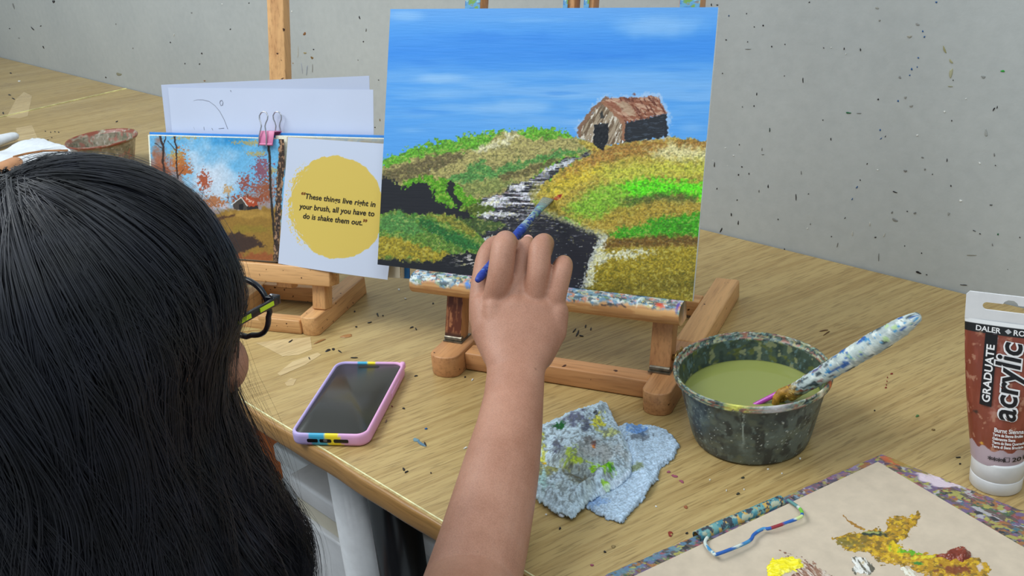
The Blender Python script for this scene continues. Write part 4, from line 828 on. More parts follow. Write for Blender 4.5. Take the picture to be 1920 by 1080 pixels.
new_mesh('murky_water', vv, [(j, (j+1) % n, n+(j+1) % n, n+j) for j in range(n)]+[tuple(range(n, 2*n))]+[(2*n+j, 2*n+(j+1) % n, (j+1) % n, j) for j in range(n)], wm_.m, TUB, True)
# brushes leaning on the rim
def brush(A, Bp, prof, colf, name, label, n=28, seg=170, lump=0., parts=()):
    A, Bp = np.array(A), np.array(Bp); L = np.linalg.norm(Bp-A); d = (Bp-A)/L
    e = empty(name, label, 'paintbrush', A); t = np.linspace(0, 1, seg); rad = np.interp(t, [q[0] for q in prof], [q[1] for q in prof])
    mb = MB().tube([d*L*x for x in t], rad, n, round_end=True); V = np.array(mb.v); s = V@d; ax = np.cross(d, [0, 0, 1.]); ax /= np.linalg.norm(ax); bx = np.cross(ax, d)
    an = np.arctan2(V@bx, V@ax); X = an*8; Y = s*1000; c = colf(X, Y, s/L)
    if lump:
        R = V-s[:, None]*d; V = s[:, None]*d+R*(1+lump*(fbm(X/3+9, Y/4, 170, 3)-.5)[:, None]*2)
    return e, V, mb.f, c, d, L
r_in = hz(1462, 750, ZW+.001); rimp = hz(1545, 700, .0815); dd_ = unit(rimp-r_in)
# extend to the photographed end of the handle
ts = np.linspace(.05, .35, 600); pe = r_in+dd_*ts[:, None]; ue, ve = proj(pe); tE = ts[np.argmin(np.abs(ue-1716))]
def fat_col(X, Y, t):
    p = Paint(X, Y, (186, 198, 196)); p.mix(sstep(.5, .6, fbm(X/7, Y/14, 172)), (164, 176, 178)); p.mix(sstep(.58, .64, fbm(X/4, Y/6, 174)), (214, 220, 214)); p.mix(sstep(.68, .72, fbm(X/5, Y/12, 176)), (50, 92, 158)); p.mix(sstep(.62, .68, fbm(X/4, Y/9, 178)), (66, 78, 84)); p.mix(sstep(.72, .75, fbm(X/3, Y/5, 180)), (62, 140, 190)); p.mix(sstep(.66, .7, fbm(X/5+7, Y/6, 182))*sstep(.5, .8, t), (176, 204, 150))
    p.mix(sstep(.66, .71, fbm(X/3+3, Y/6, 183))*sstep(.6, .3, t), (140, 60, 60)); g = sstep(.33, .27, t+.06*(fbm(X/3, Y/3, 184)-.5)*2); q = Paint(X, Y, (150, 112, 44)); q.mix(sstep(.5, .6, fbm(X/2.4, Y/2.4, 186)), (96, 66, 26)); q.mix(sstep(.62, .68, fbm(X/2, Y/2, 188)), (196, 160, 84))
    return p.c*(1-g[..., None])+q.c*g[..., None]
A_ = r_in-dd_*.03; Bp_ = r_in+dd_*tE; f0 = .03/np.linalg.norm(Bp_-A_)
e, V, F, c, d, L = brush(A_, Bp_, [(0, .002), (f0, .0028), (f0+.045, .0036), (f0+.06, .0068), (.42, .0074), (.60, .0088), (.80, .0092), (.93, .0078), (1, .0052)], fat_col, 'paintbrush', 'thick paint-caked brush handle leaning out of the water tub', lump=.10)
new_mesh('handle', V, F, attr_mat('caked_paint', .5, .4, 700, .5, .0008), e, True, c)
mb = MB(); side_ = unit(np.cross(d, [0, 0, 1.])); hk = [hz(1478, 733, .058)-A_, hz(1464, 737, .056)-A_, hz(1456, 746, .051)-A_, hz(1454, 756, .046)-A_, hz(1455, 762, .040)-A_]
mb.tube(hk, [.005, .0042, .0038, .0034, .003], 12, round_end=True).build('ochre_paint_crust', plain('ochre_paint', (152, 112, 42), .5, .4, .25, 300, .5), e, True)
pur_a = hz(1418, 758, ZW-.001); pur_b = hz(1480, 727, .0590)
pd = unit(pur_b-pur_a); e = empty('paintbrush', 'slim magenta brush handle half hidden beside the thick brush in the tub', 'paintbrush', pur_a)
MB().tube([-pd*.012, pd*.05, pd*.112], [.0022, .0026, .0018], 14, round_end=True).build('handle', plain('magenta_lacquer', (176, 66, 168), .25, .5, .06), e, True)
MB().tube([-pd*.02, -pd*.0121], [.0016, .0024], 12).build('ferrule', plain('dark_ferrule', (70, 62, 74), .3, .5, .05), e, True)

# ------------------------------------------------------------------ acrylic tube
TU = empty('paint_tube', 'burnt sienna acrylic paint tube standing upright on its white cap', 'paint tube', hz(1866, 905, 0.0), 0)
tb = np.array(TU.location); tow = unit(np.array([-tb[0], -tb[1], 0])); tsd = np.array([-tow[1], tow[0], 0]);   # tsd: to the right of the viewer?
if proj(tb+tsd*.01)[0] < proj(tb)[0]: tsd = -tsd
CAPH, BODH, CRH, R0 = .030, .150, .0235, .0212
lean = tsd*(-.006)+tow*(-.002)
def tube_pt(sx, h, off=0.):
    """sx -1..1 across the front (may exceed for the back), h height"""
    t = np.clip((h-CAPH)/(BODH-CAPH), 0, 1); wd = R0*(1-t)+.0325*t; th = R0*(1-t**1.3)+.0012*t**1.3
    wd = wd+.0016*np.sin(np.pi*t)
    a = sx*math.pi/2; x = (wd+off)*np.sin(a); y = (th+off)*np.cos(a)
    return tsd*x[..., None]+tow*y[..., None]+np.array([0, 0, 1.])*h[..., None]+lean*(h/BODH)[..., None]
def tube_front_x(x, h, off):       # label coordinate x in metres along the surface, 0 = facing the viewer
    t = np.clip((h-CAPH)/(BODH-CAPH), 0, 1); wd = R0*(1-t)+.0325*t+.0016*np.sin(np.pi*t)
    return tube_pt(np.arcsin(np.clip(x/wd, -.999, .999))/(math.pi/2), h, off)
nA, nH = 160, 200; A_g, H_g = np.meshgrid(np.linspace(-2, 2, nA+1)[:-1], np.linspace(CAPH-.002, BODH, nH)); Wt = tube_pt(A_g, H_g)
X, Y = proj(Wt+tb); front = np.abs(A_g) < 1.15
p = Paint(X, Y, (128, 62, 46)); p.mix(sstep(.45, .6, fbm(A_g*6+9, H_g*60, 190)), (140, 70, 54)); p.mix(sstep(.66, .7, fbm(A_g*9+9, H_g*160, 192)), (170, 118, 96)); 
p.c[H_g > .1395] = (26, 26, 28); p.c[H_g > .1465] = (232, 232, 234)
gl = H_g < .0425+.0012*np.sin(A_g*17)+.0015*vn(A_g*9+20, H_g*0+3, 3); p.c[gl] = (176, 156, 164)
if True:
    fr_ = front*1.
    for (x, y, rx, ry, c_, a_) in ((1838, 625, 10, 7, (196, 150, 122), .8), (1828, 645, 8, 4, (196, 150, 122), .7), (1829, 772, 8, 5, (60, 40, 34), 1), (1841, 832, 6, 4, (214, 160, 60), 1), (1862, 775, 12, 26, (176, 124, 112), .7), (1866, 640, 5, 20, (214, 206, 220), .8), (1880, 658, 10, 30, (168, 120, 112), .6)):
        o_ = p.c.copy(); p.spot(x, y, rx, ry, c_, a_, .9, 5); p.c = o_*(1-fr_[..., None])+p.c*fr_[..., None]
F = [(j*nA+i, j*nA+(i+1) % nA, (j+1)*nA+(i+1) % nA, (j+1)*nA+i) for j in range(nH-1) for i in range(nA)]
V = Wt.reshape(-1, 3); V = V+0*V; crk = -fbm(A_g*5+9, H_g*40, 194)*.0014*sstep(BODH, BODH-.03, H_g)*sstep(CAPH, CAPH+.02, H_g); V = V+(crk[..., None]*unit(tow)).reshape(-1, 3)
TBODY = new_mesh('tube_body', V, F, attr_mat('glossy_tube', .22, .5, 200, .06), TU, True, p.c.reshape(-1, 3))
# crimped hanging tab with euro slot
cu = bpy.data.curves.new('tab', 'CURVE'); cu.dimensions = '2D'; cu.fill_mode = 'BOTH'; cu.extrude = .0006
def spl(pts):
    s_ = cu.splines.new('POLY'); s_.points.add(len(pts)-1)
    for i, (x, y) in enumerate(pts): s_.points[i].co = (x, y, 0, 1)
    s_.use_cyclic_u = True
spl([(-.0325, 0), (.0325, 0), (.0325, CRH-.003), (.0300, CRH), (-.0300, CRH), (-.0325, CRH-.003)])
slot = [(x, y) for x, y in rrect(.040, .0065, .0032, 6)]; slot2 = []
for x, y in slot:
    slot2.append((x, y+.0125))
i0 = 7; slot2 = slot2[:i0]+[(.0055, .01575), (.0045, .0178), (.002, .0195), (-.002, .0195), (-.0045, .0178), (-.0055, .01575)]+slot2[i0:]
spl(slot2); Vt, Ft = to_mesh(cu)
Vt = tsd*Vt[:, :1]+np.array([0, 0, 1.])*Vt[:, 1:2]+tow*Vt[:, 2:3]+np.array([0, 0, BODH-.0002])+lean+lean*(Vt[:, 1:2]/BODH)
new_mesh('hanging_tab', Vt, Ft, plain('white_tube_end', (226, 226, 230), .35, .5, .02), TU)
cap = MB().lathe([(.004, 0), (.0195, 0), (.0205, .001), (.0207, .012), (.0206, .0125), (.0202, .0128), (.0206, .0132), (.0212, .028), (.0209, .0302), (.019, .031), (.004, .031)], n=64)
cap.f += [tuple(range(63, -1, -1)), tuple(10*64+j for j in range(64))]
cap.build('cap', plain('white_cap', (226, 226, 228), .4, .5, .03), TU, True)
white_ink = plain('white_ink', (232, 230, 232), .4, .4, 0); black_ink = plain('black_ink', (22, 20, 24), .35, .4, 0)
def tube_text(s, x, h, size, mat, rot=0, bold=0, shear=0, space=1, off=.0004, name='label_text', fit=None):
    V, F = text2d(s, size, shear, bold, space, fit)
    # subdivide long faces is unnecessary at this curvature
    c_, s_ = math.cos(rot), math.sin(rot); U = x+V[:, 0]*c_-V[:, 1]*s_; Hh = h+V[:, 0]*s_+V[:, 1]*c_
    return new_mesh(name, tube_front_x(U, Hh, off), F, mat, TBODY)
def tube_patch(poly, mat, off=.00025, name='label_panel'):
    P = np.array(poly); lo, hi = P.min(0), P.max(0); nx, ny = 14, 70; G, H = np.meshgrid(np.linspace(lo[0], hi[0], nx), np.linspace(lo[1], hi[1], ny))
    return new_mesh(name, tube_front_x(G, H, off).reshape(-1, 3), grid_faces(nx, ny), mat, TBODY)
tube_patch([(-.0162, .0800), (-.0072, .1395)], black_ink)
tube_text('GRADUATE', -.0088, .0832, .0082, white_ink, math.pi/2, .0002, fit=.048)
tube_text('acrylic', .0105, .0700, .0250, white_ink, math.pi/2, .0016, .1, off=.0005, fit=.066); tube_text('acrylic', .0105, .0705, .0250, black_ink, math.pi/2, .0004, .1, off=.0008, fit=.065)
tube_text('DALER', -.0235, .1412, .0060, white_ink, 0, .00012, off=.0006); tube_text('ROWNEY', .0035, .1412, .0060, white_ink, 0, .00012, off=.0006)
Vd = np.array([(-.0025, .1435), (0, .1457), (.0025, .1435), (0, .1413)]); new_mesh('label_mark', tube_front_x(Vd[:, 0], Vd[:, 1], .0007), [(0, 3, 2, 1)], plain('silver_ink', (180, 180, 184), .4, .4, 0), TBODY)
for i, (s, sz) in enumerate((('Burnt Sienna', .0052), ('Terre de Sienne Brul\u00e9e', .0034), ('Gebrannte Siena', .0034), ('Tierra de Siena Quemada', .0034), ('Terra di Siena Bruciata', .0034))):
    tube_text(s, -.0035-.0008*(i > 0), .0600-.0034*i, sz, white_ink, 0, .00012, off=.0006, fit=(.021, .0215, .0165, .0232, .0225)[i])
tube_text('****', -.0065, .0322, .0080, black_ink, 0, .0001, off=.0006); tube_text('201', .0112, .0345, .0056, black_ink, 0, .0001, off=.0006, fit=.0085)
for a, b in (((.0055, .0346), (.0095, .0350)), ((.0055, .0384), (.0095, .0388)), ((.0055, .0346), (.0059, .0388)), ((.0091, .0346), (.0095, .0388))): tube_patch([a, b], black_ink, .0006, 'label_mark')

# ------------------------------------------------------------------ palette clipboard
pc = hz(1652, 853, .004); pdir = unit(hz(1135, 1080, .004)-pc); pf = unit(hz(1920, 960, .004)-pc); pf = unit(pf)
PAL = empty('palette_board', 'paint-crusted clipboard used as a palette, lying at the front right of the table', 'clipboard', pc*np.array([1, 1, 0]))
PBW, PBL = .245, .34; ply = plain('hardboard', (96, 70, 48), .6, .4, .15)
nx, ny = 420, 620; G, H = np.meshgrid(np.linspace(0, PBW, nx), np.linspace(0, PBL, ny)); Wb = G[..., None]*pf+H[..., None]*pdir
X_, Y_ = G*1000, H*1000; p = Paint(X_, Y_, (84, 76, 72))
pal = [(60, 64, 70), (120, 128, 116), (176, 178, 172), (150, 70, 66), (96, 60, 90), (60, 120, 150), (150, 130, 60), (70, 110, 70), (222, 216, 220), (190, 90, 110), (44, 46, 52), (200, 120, 60), (110, 90, 80), (210, 200, 90), (130, 100, 150)]
for i, c in enumerate(pal*2): p.mix(sstep(.60, .63, fbm(X_/(5+i % 4*2)+i*3, Y_/(3+i % 3*2), 200+i, 4)), np.array(c)*.62+30)
lv = np.exp(-(G/.012)**2)*sstep(.0, .16, H)*0; p.mix((sstep(.012, .004, G)*sstep(.13, .02, H)*sstep(.4, .5, fbm(X_/4, Y_/6, 230)))*.7, (128, 104, 150)); p.mix(sstep(.012, .004, G)*sstep(.08, .12, H)*sstep(.45, .55, fbm(X_/3, Y_/5, 231))*.8, (90, 130, 160))
p.mix(np.exp(-(((G-.030)/.018)**2+((H-.004)/.007)**2)), (196, 130, 66)) if 0 else None
p.spot(52, 7, 26, 8, (214, 196, 206), .95, .8, 12, 232, .3); p.spot(12, 4, 12, 5, (190, 96, 60), .9, .8, 6, 233, .4); p.spot(25, 2, 20, 3, (150, 130, 60), .8, .9, 5, 233, .4)
hb = .0004*fbm(X_/3, Y_/3, 234)+.0007*sstep(.45, .7, fbm(X_/7, Y_/7, 236)); Z = .0042+hb
V = (Wb+Z[..., None]*np.array([0, 0, 1.])).reshape(-1, 3)
new_mesh('paint_crust', V, grid_faces(nx, ny)[:, ::-1] if np.cross(pf, pdir)[2] < 0 else grid_faces(nx, ny), attr_mat('dried_paint_layers', .4, .45, 600, .3, .0006), PAL, True, p.c.reshape(-1, 3))
def pbox(g0, g1, h0, h1, z0, z1): return MB().box(g0, g1, h0, h1, z0, z1, (np.zeros(3), pf, pdir, np.array([0, 0, 1.])))
bevel(pbox(0, PBW, 0, PBL, .0003, .0041).build('board', ply, PAL), .0008)
# kraft paper sheet
kc = hz(1646, 866, .0058); kd = unit(hz(1200, 1075, .0058)-kc); kf = np.array([-kd[1], kd[0], 0]); kf = kf if kf@pf > 0 else -kf
KR = MB().box(0, .205, 0, .297, .0054, .0060, (kc*np.array([1, 1, 0]), kf, kd, np.array([0, 0, 1.]))).build('palette_paper', plain('greyboard', (196, 180, 160), .75, .25, .03, 90))
tag(KR, 'sheet of greyish brown board clipped to the palette, holding fresh paint', 'paper')
# wire clip with sheet-metal spine on the left edge
c0 = hz(1312, 1008, .0075); c1_ = hz(1472, 940, .0075); cd = unit(c1_-c0); cn = np.array([-cd[1], cd[0], 0]); cn = cn if cn@pf > 0 else -cn
CP = empty('bulldog_clip', 'blue and green paint-splashed wire-handled metal clip on the palette edge', 'clip', c0*np.array([1, 1, 0])); o0 = np.array(CP.location); Lc = np.linalg.norm(c1_-c0)
def clipcol(X, Y, sd_):
    p = Paint(X, Y, (70, 130, 146)); p.mix(sstep(.5, .56, fbm(X/6, Y/3, sd_)), (110, 160, 160)); p.mix(sstep(.58, .62, fbm(X/5, Y/3, sd_+2)), (176, 182, 160)); p.mix(sstep(.6, .64, fbm(X/4, Y/3, sd_+4)), (200, 160, 84)); p.mix(sstep(.6, .64, fbm(X/4+5, Y/3, sd_+6)), (60, 66, 76)); return p.c
nS = 140; prof = [(-.0045+.0046*math.cos(a), .0052+.0042*math.sin(a)) for a in np.linspace(-.3, math.pi+.9, 24)]
S_, A2 = np.meshgrid(np.linspace(0, Lc, nS), np.arange(24), indexing='ij'); pr = np.array(prof)
V = S_[..., None]*cd+pr[A2, 0][..., None]*cn+pr[A2, 1][..., None]*np.array([0, 0, 1.]); 
o = new_mesh('clip_spine', V.reshape(-1, 3), grid_faces(24, nS), fleck, CP, True, clipcol(S_*1000, A2*.6, 240).reshape(-1, 3)); m = o.modifiers.new('t', 'SOLIDIFY'); m.thickness = .0006
wp = [hz(1330, 1003, .008), hz(1322, 1018, .0085), hz(1336, 1036, .0115), hz(1348, 1038, .012), hz(1402, 1016, .011), hz(1414, 1002, .0105), hz(1430, 992, .0105), hz(1446, 990, .011), hz(1496, 972, .012), hz(1504, 964, .0115), hz(1498, 952, .0095), hz(1478, 938, .008)]
wp = np.array(wp)-o0; tt = np.linspace(0, len(wp)-1, 120)
def crom(P, t):
    i = min(int(t), len(P)-2); f = t-i; p0, p1, p2, p3 = P[max(i-1, 0)], P[i], P[i+1], P[min(i+2, len(P)-1)]
    return .5*((2*p1)+(-p0+p2)*f+(2*p0-5*p1+4*p2-p3)*f*f+(-p0+3*p1-3*p2+p3)*f**3)
Pw = np.array([crom(wp, t) for t in tt]); mb = MB().tube(Pw, .0014, 12, round_end=True); V = np.array(mb.v); i_ = np.arange(len(V))//12
p = Paint(i_*1., (np.arange(len(V)) % 12)*1., (44, 96, 176)); s_i = i_.astype(float)
p.mix(sstep(.5, .56, fbm(s_i/9, V[:, 2]*300, 250)), (70, 140, 190)); p.mix(sstep(.6, .64, fbm(s_i/6, V[:, 2]*300, 252)), (206, 214, 206)); p.mix(((s_i > 88)&(s_i < 96))*1., (206, 220, 150)); p.mix(((s_i > 100)&(s_i < 110))*1., (120, 190, 70)); p.mix(((s_i > 78)&(s_i < 84))*1., (150, 50, 60)); p.mix(((s_i > 112)|(s_i < 8))*1., (90, 140, 140))
new_mesh('wire_handle', V, mb.f, fleck, CP, True, p.c)

# fresh paint on the board
wet = attr_mat('wet_acrylic', .22, .5, 500, .25, .0006)
def dab(name, label, poly, fn, hgt, seed, rough=5, soft=3, streak=(4, 4), base=.0061, px=.9):
    P = np.array([hz(u, v, base)[:2] for u, v in poly]); lo, hi = P.min(0)-.006, P.max(0)+.006; st = .00045
    nx, ny = int((hi[0]-lo[0])/st), int((hi[1]-lo[1])/st); G, H = np.meshgrid(np.linspace(lo[0], hi[0], nx), np.linspace(lo[1], hi[1], ny)); X, Y = proj(np.stack([G, H, G*0+base], -1))
    Xr = X+rough*2*(fbm(X/6, Y/6, seed)-.5)*2; Yr = Y+rough*2*(fbm(X/9, Y/4, seed+5)-.5)*2
    d = seg_d(Xr, Yr, poly, True); sd = np.where(inside(Xr, Yr, poly), d, -d)+soft*(fbm(X/3, Y/3, seed+9, 3)-.5)
    Z = base+hgt*(.12+.9*fbm(X/streak[0], Y/streak[1], seed+11, 3))*sstep(0, 9, sd); p = Paint(X, Y, (200, 200, 0)); fn(p, X, Y)
    keep = sd > 0; idx = -np.ones(keep.shape, int); idx[keep] = np.arange(keep.sum()); a, b, c, dd = idx[:-1, :-1], idx[:-1, 1:], idx[1:, 1:], idx[1:, :-1]
    ok = (a >= 0)&(b >= 0)&(c >= 0)&(dd >= 0); F = np.stack([a[ok], b[ok], c[ok], dd[ok]], 1); V = np.stack([G, H, Z], -1)[keep]
    o = new_mesh(name, V, F, wet, None, True, p.c[keep]); tag(o, label, 'paint dab'); return o
def f_yel(p, X, Y): p.c[:] = (238, 222, 28); p.mix(sstep(.5, .65, fbm(X/14, Y/3, 260)), (250, 238, 70)); p.spot(1480, 1076, 22, 8, (222, 214, 170), .7, .8, 5)
dab('paint_dab', 'bright lemon yellow paint dab at the front of the greyboard sheet', [(1436,1062),(1446,1050),(1470,1043),(1500,1046),(1508,1058),(1500,1068),(1470,1078),(1466,1090),(1440,1090)], f_yel, .0035, 261, 3, 3, (14, 4))
def f_br(p, X, Y): p.c[:] = (150, 112, 92); p.mix(sstep(.48, .58, fbm((X-Y)/3, (X+Y)/26, 262)), (206, 190, 176)); p.mix(sstep(.6, .66, fbm((X-Y)/2.5, (X+Y)/20, 264)), (110, 70, 56))
dab('paint_smear', 'dry brown and white paint smear beside the lemon yellow dab', [(1455,1028),(1478,1036),(1510,1050),(1540,1066),(1575,1090),(1490,1090),(1484,1076),(1508,1062),(1500,1048),(1470,1040)], f_br, .0012, 265, 5, 7, (3, 3))
def f_wh(p, X, Y): p.c[:] = (222, 220, 214); p.mix(sstep(.5, .56, fbm((X-.6*Y)/3, Y/12, 266)), (96, 92, 80)); p.spot(1618, 1058, 7, 5, (150, 118, 60), .8, .8, 4); p.spot(1604, 1042, 12, 6, (80, 84, 84), .8, .8, 4)
dab('paint_dab', 'small white paint dab streaked with grey between the yellow dab and the ochre patch', [(1596,1046),(1606,1040),(1622,1044),(1630,1054),(1640,1066),(1634,1078),(1614,1080),(1598,1074),(1594,1066),(1600,1060)], f_wh, .002, 268, 3, 3, (5, 5))
def f_oc(p, X, Y):
    p.c[:] = (176, 134, 36); p.mix(sstep(.5, .6, fbm(X/9, Y/4, 270)), (130, 104, 40)); p.mix(sstep(.56, .64, fbm(X/7, Y/5, 272)), (206, 166, 40)); p.spot(1590, 1020, 46, 14, (116, 106, 50), .8, .8, 6, 274, .8); p.spot(1680, 1030, 22, 22, (226, 196, 30), .85, .8, 6, 276, .6)
    p.spot(1636, 1002, 36, 7, (44, 54, 50), .95, .7, 6, 278, .5, .06); p.spot(1630, 1000, 26, 2.5, (190, 196, 110), .7, .7, 5, 280, .5, .06); p.spot(1704, 1036, 36, 7, (96, 176, 40), .9, .8, 6, 282, .6, .15); p.spot(1740, 1046, 40, 4, (222, 212, 50), .8, .7, 5, 284, .6, -.1); p.spot(1720, 1058, 12, 4, (40, 130, 60), .8, .8, 4, 286, .6)
    p.spot(1790, 1070, 40, 10, (120, 60, 40), .85, .8, 6, 288, .6); p.spot(1838, 1066, 8, 12, (206, 190, 190), .85, .8, 4, 290, .6); p.spot(1848, 1060, 8, 14, (206, 160, 40), .9, .8, 5, 292, .6); p.spot(1740, 1010, 20, 14, (120, 90, 40), .0, .5, 5)
dab('paint_smear', 'ochre, olive and green mixed paint smeared across the middle of the greyboard', [(1562,1010),(1580,1002),(1600,998),(1640,990),(1662,996),(1664,972),(1680,966),(1700,972),(1714,964),(1722,955),(1726,962),(1720,986),(1706,992),(1706,1008),(1682,1014),(1692,1026),(1720,1036),(1760,1040),(1800,1040),(1835,1044),(1856,1062),(1850,1090),(1760,1090),(1700,1064),(1650,1056),(1626,1036),(1590,1030),(1566,1020)], f_oc, .0022, 294, 4, 4, (7, 4))
def f_si(p, X, Y): p.c[:] = (122, 50, 34); p.mix(sstep(.5, .7, fbm(X/8, Y/5, 296)), (148, 70, 48))
dab('paint_dab', 'glossy burnt sienna paint blob at the right end of the mixed ochre smear', [(1752,1042),(1772,1036),(1790,1026),(1808,1026),(1822,1036),(1820,1048),(1806,1056),(1786,1054),(1770,1048),(1752,1050)], f_si, .006, 298, 2, 2, (16, 10), .0068)
def f_w2(p, X, Y): p.c[:] = (226, 222, 206); p.mix(sstep(.55, .62, fbm((X-Y)/3, (X+Y)/20, 300)), (190, 176, 150))
dab('paint_smear', 'short dry white paint stroke below the mixed ochre smear', [(1676,1050),(1690,1056),(1716,1072),(1730,1090),(1708,1090),(1690,1068)], f_w2, .001, 302, 3, 5, (3, 3))
def f_tr(p, X, Y): p.c[:] = (160, 116, 50)
dab('paint_smear', 'thin ochre paint scratch trailing to the upper left of the mixed smear', [(1576,964),(1582,966),(1600,980),(1622,990),(1616,994),(1594,982)], f_tr, .0006, 304, 1.5, 2, (3, 3))

# ------------------------------------------------------------------ things at the far left
LT = empty('paint_tub', 'clear plastic tub with red rim stains and dried paint, behind the head at far left', 'tub', hz(205, 318, 0))
lt = np.array(LT.location); rl = np.linalg.norm(hz(266, 268, .062)[:2]-hz(205, 272, .062)[:2]); rl = .066
prof = [(.004, .001), (.046, .001), (.0475, .003), (rl-.004, .058), (rl, .0595), (rl+.001, .062), (rl, .064), (rl-.0015, .062), (rl-.0055, .058), (.046, .005), (.004, .004)]
pr = []
for a, b in zip(prof[:-1], prof[1:]):
    m = max(1, int(math.hypot(b[0]-a[0], b[1]-a[1])/.0015)); pr += [(a[0]+(b[0]-a[0])*t/m, a[1]+(b[1]-a[1])*t/m) for t in range(m)]
n = 240; mb = MB().lathe(pr, n=n); V = np.array(mb.v); a = np.arctan2(V[:, 1], V[:, 0]); X = a*50; Y = V[:, 2]*1000
p = Paint(X, Y, (158, 148, 130)); p.mix(sstep(.45, .7, fbm(X/8, Y/8, 310))*.7, (122, 114, 94)); p.mix(sstep(.55, .7, fbm(X/6, Y/9, 312))*.75, (170, 104, 92)); p.mix(sstep(.58, .7, fbm(X/5, Y/7, 314))*.6, (92, 100, 82)); p.mix(sstep(.62, .72, fbm(X/4, Y/6, 316))*.7, (196, 188, 176)); p.mix(sstep(56.5, 59, Y)*sstep(.3, .5, fbm(X/9, Y/3, 318)), (134, 70, 52))
new_mesh('tub_body', V, mb.f, attr_mat('stained_clear_plastic', .3, .5, 400, .2), LT, True, p.c)
towel = plain('white_towel', (222, 226, 232), .9, .1, .03, 80, .5)
# rolled tissue at the left edge
q0, q1 = hz(-70, 282, .02), hz(24, 256, .016)
mb = MB().tube([q0, (q0+q1)/2, q1], [.02, .0185, .013], 24, flat=.72, round_end=True)
tag(mb.build('tissue_roll', towel, None, True), 'white rolled tissue at the left edge of the photo on the table', 'tissue')
def flat_sheet(poly, z, th, name, mat, amp=.004, seed=3):
    P = np.array([hz(u, v, z)[:2] for u, v in poly]); lo, hi = P.min(0), P.max(0); st = .002; nx, ny = max(8, int((hi[0]-lo[0])/st)), max(8, int((hi[1]-lo[1])/st))
    G, H = np.meshgrid(np.linspace(lo[0], hi[0], nx), np.linspace(lo[1], hi[1], ny)); sd = np.where(inside(G, H, P), 1, 0)
    Z = z+amp*fbm((G-lo[0])*22, (H-lo[1])*22, seed, 2); keep = sd > 0; idx = -np.ones(keep.shape, int); idx[keep] = np.arange(keep.sum()); a, b, c, d = idx[:-1, :-1], idx[:-1, 1:], idx[1:, 1:], idx[1:, :-1]
    ok = (a >= 0)&(b >= 0)&(c >= 0)&(d >= 0); o = new_mesh(name, np.stack([G, H, Z], -1)[keep], np.stack([a[ok], b[ok], c[ok], d[ok]], 1), mat, None, True); m = o.modifiers.new('t', 'SOLIDIFY'); m.thickness = th; m.offset = -1; return o
tag(flat_sheet([(-60, 300), (0, 286), (61, 261), (132, 281), (150, 292), (120, 330), (-60, 380)], .003, .0012, 'paper_towel', towel, .012, 5), 'crumpled white paper towel on the table between the tissue roll and the stained tub', 'paper towel')
hm = plain('tan_plastic', (206, 150, 110), .45, .4, .04)
a0, a1 = hz(-60, 345, .033), hz(28, 306, .031)
tag(MB().tube([a0, a0*.5+a1*.5, a1], [.016, .017, .015], 20, flat=.8, round_end=True).build('tan_handle', hm, None, True), 'smooth tan handle at the left edge, lying on the white paper towel', 'handle')
wb = [hz(26, 294, .022), hz(50, 288, .0205), (hz(80, 283, .0195)), hz(126, 282, .018)]
tag(MB().tube(wb, .0022, 10, round_end=True).build('bamboo_stick', plain('brown_cane', (150, 100, 56), .5, .4, .1), None, True), 'thin brown cane lying across the white paper towel', 'stick')
# ------------------------------------------------------------------ under the table
def on_y(u, v, y): return hp(u, v, (0, y, 0), np.array([0, 1., 0]))
white_pl = plain('white_plastic', (196, 200, 204), .4, .4, .05, 12); cream_pl = plain('cream_plastic', (188, 182, 166), .5, .3, .06, 12); frost = plain('frosted_plastic', (206, 208, 212), .25, .5, .05, 20)
def storage(name, label, x0, x1, y0, y1, ztop, m_body, m_rim, drawers=2):
    e = empty(name, label, 'storage box', ((x0+x1)/2, (y0+y1)/2, -.75)); w_, d_, h_ = (x1-x0)/2, (y1-y0)/2, ztop+.75
    bevel(MB().box(-w_+.004, w_-.004, -d_+.004, d_, 0, h_-.03).build('box_body', m_body, e), .004)
    bevel(MB().box(-w_, w_, -d_, d_+.002, h_-.03, h_).build('lid', m_rim, e), .005, 3)
    for k in range(drawers):
        z0 = .03+k*(h_-.07)/drawers; z1 = z0+(h_-.07)/drawers-.015
        bevel(MB().box(-w_+.012, w_-.012, -d_-.004, -d_+.006, z0, z1).build('drawer_front', m_rim, e), .003)
    return e
storage('storage_box', 'tall white plastic storage box with recessed front panels under the table', -1.205, -1.062, .60, .80, -.262, white_pl, white_pl, 2)
storage('storage_box', 'cream storage box with frosted lid between the white table leg and the tall box', -1.03, -.895, .525, .59, -.200, cream_pl, frost, 1)
storage('storage_box', 'low white storage box under the table, right of the black post', -.93, -.68, .62, .80, -.285, white_pl, frost, 2)
bx = empty('cardboard_box', 'brown cardboard box under the table beside the tall white box', 'box', (-1.36, .78, -.75))
bevel(MB().box(-.13, .13, -.15, .1, 0, .50).build('box_body', plain('orange_brown_card', (168, 92, 44), .7, .2, .08, 12), bx), .003)
bevel(MB().box(-.125, .125, -.03, -.0, .50, .502).build('packing_tape', plain('tape', (190, 150, 96), .3, .4, .05), bx), .0005)
bp = empty('black_post', 'glossy black metal post under the table, right of the white table leg', 'post', (-.7615, .503, -.75))
MB().tube([(0, 0, .006), (0, 0, .722)], .0265, 32).build('post_tube', plain('gloss_black', (24, 25, 28), .22, .5, .05), bp, True)
MB().tube([(0, 0, 0), (0, 0, .006)], .034, 32).build('base_foot', plain('rubber_black', (20, 20, 20), .8, .2), bp)
MB().tube([(0, 0, .722), (0, 0, .727)], .036, 32).build('top_plate', plain('grey_plate', (110, 110, 112), .4, .5), bp)

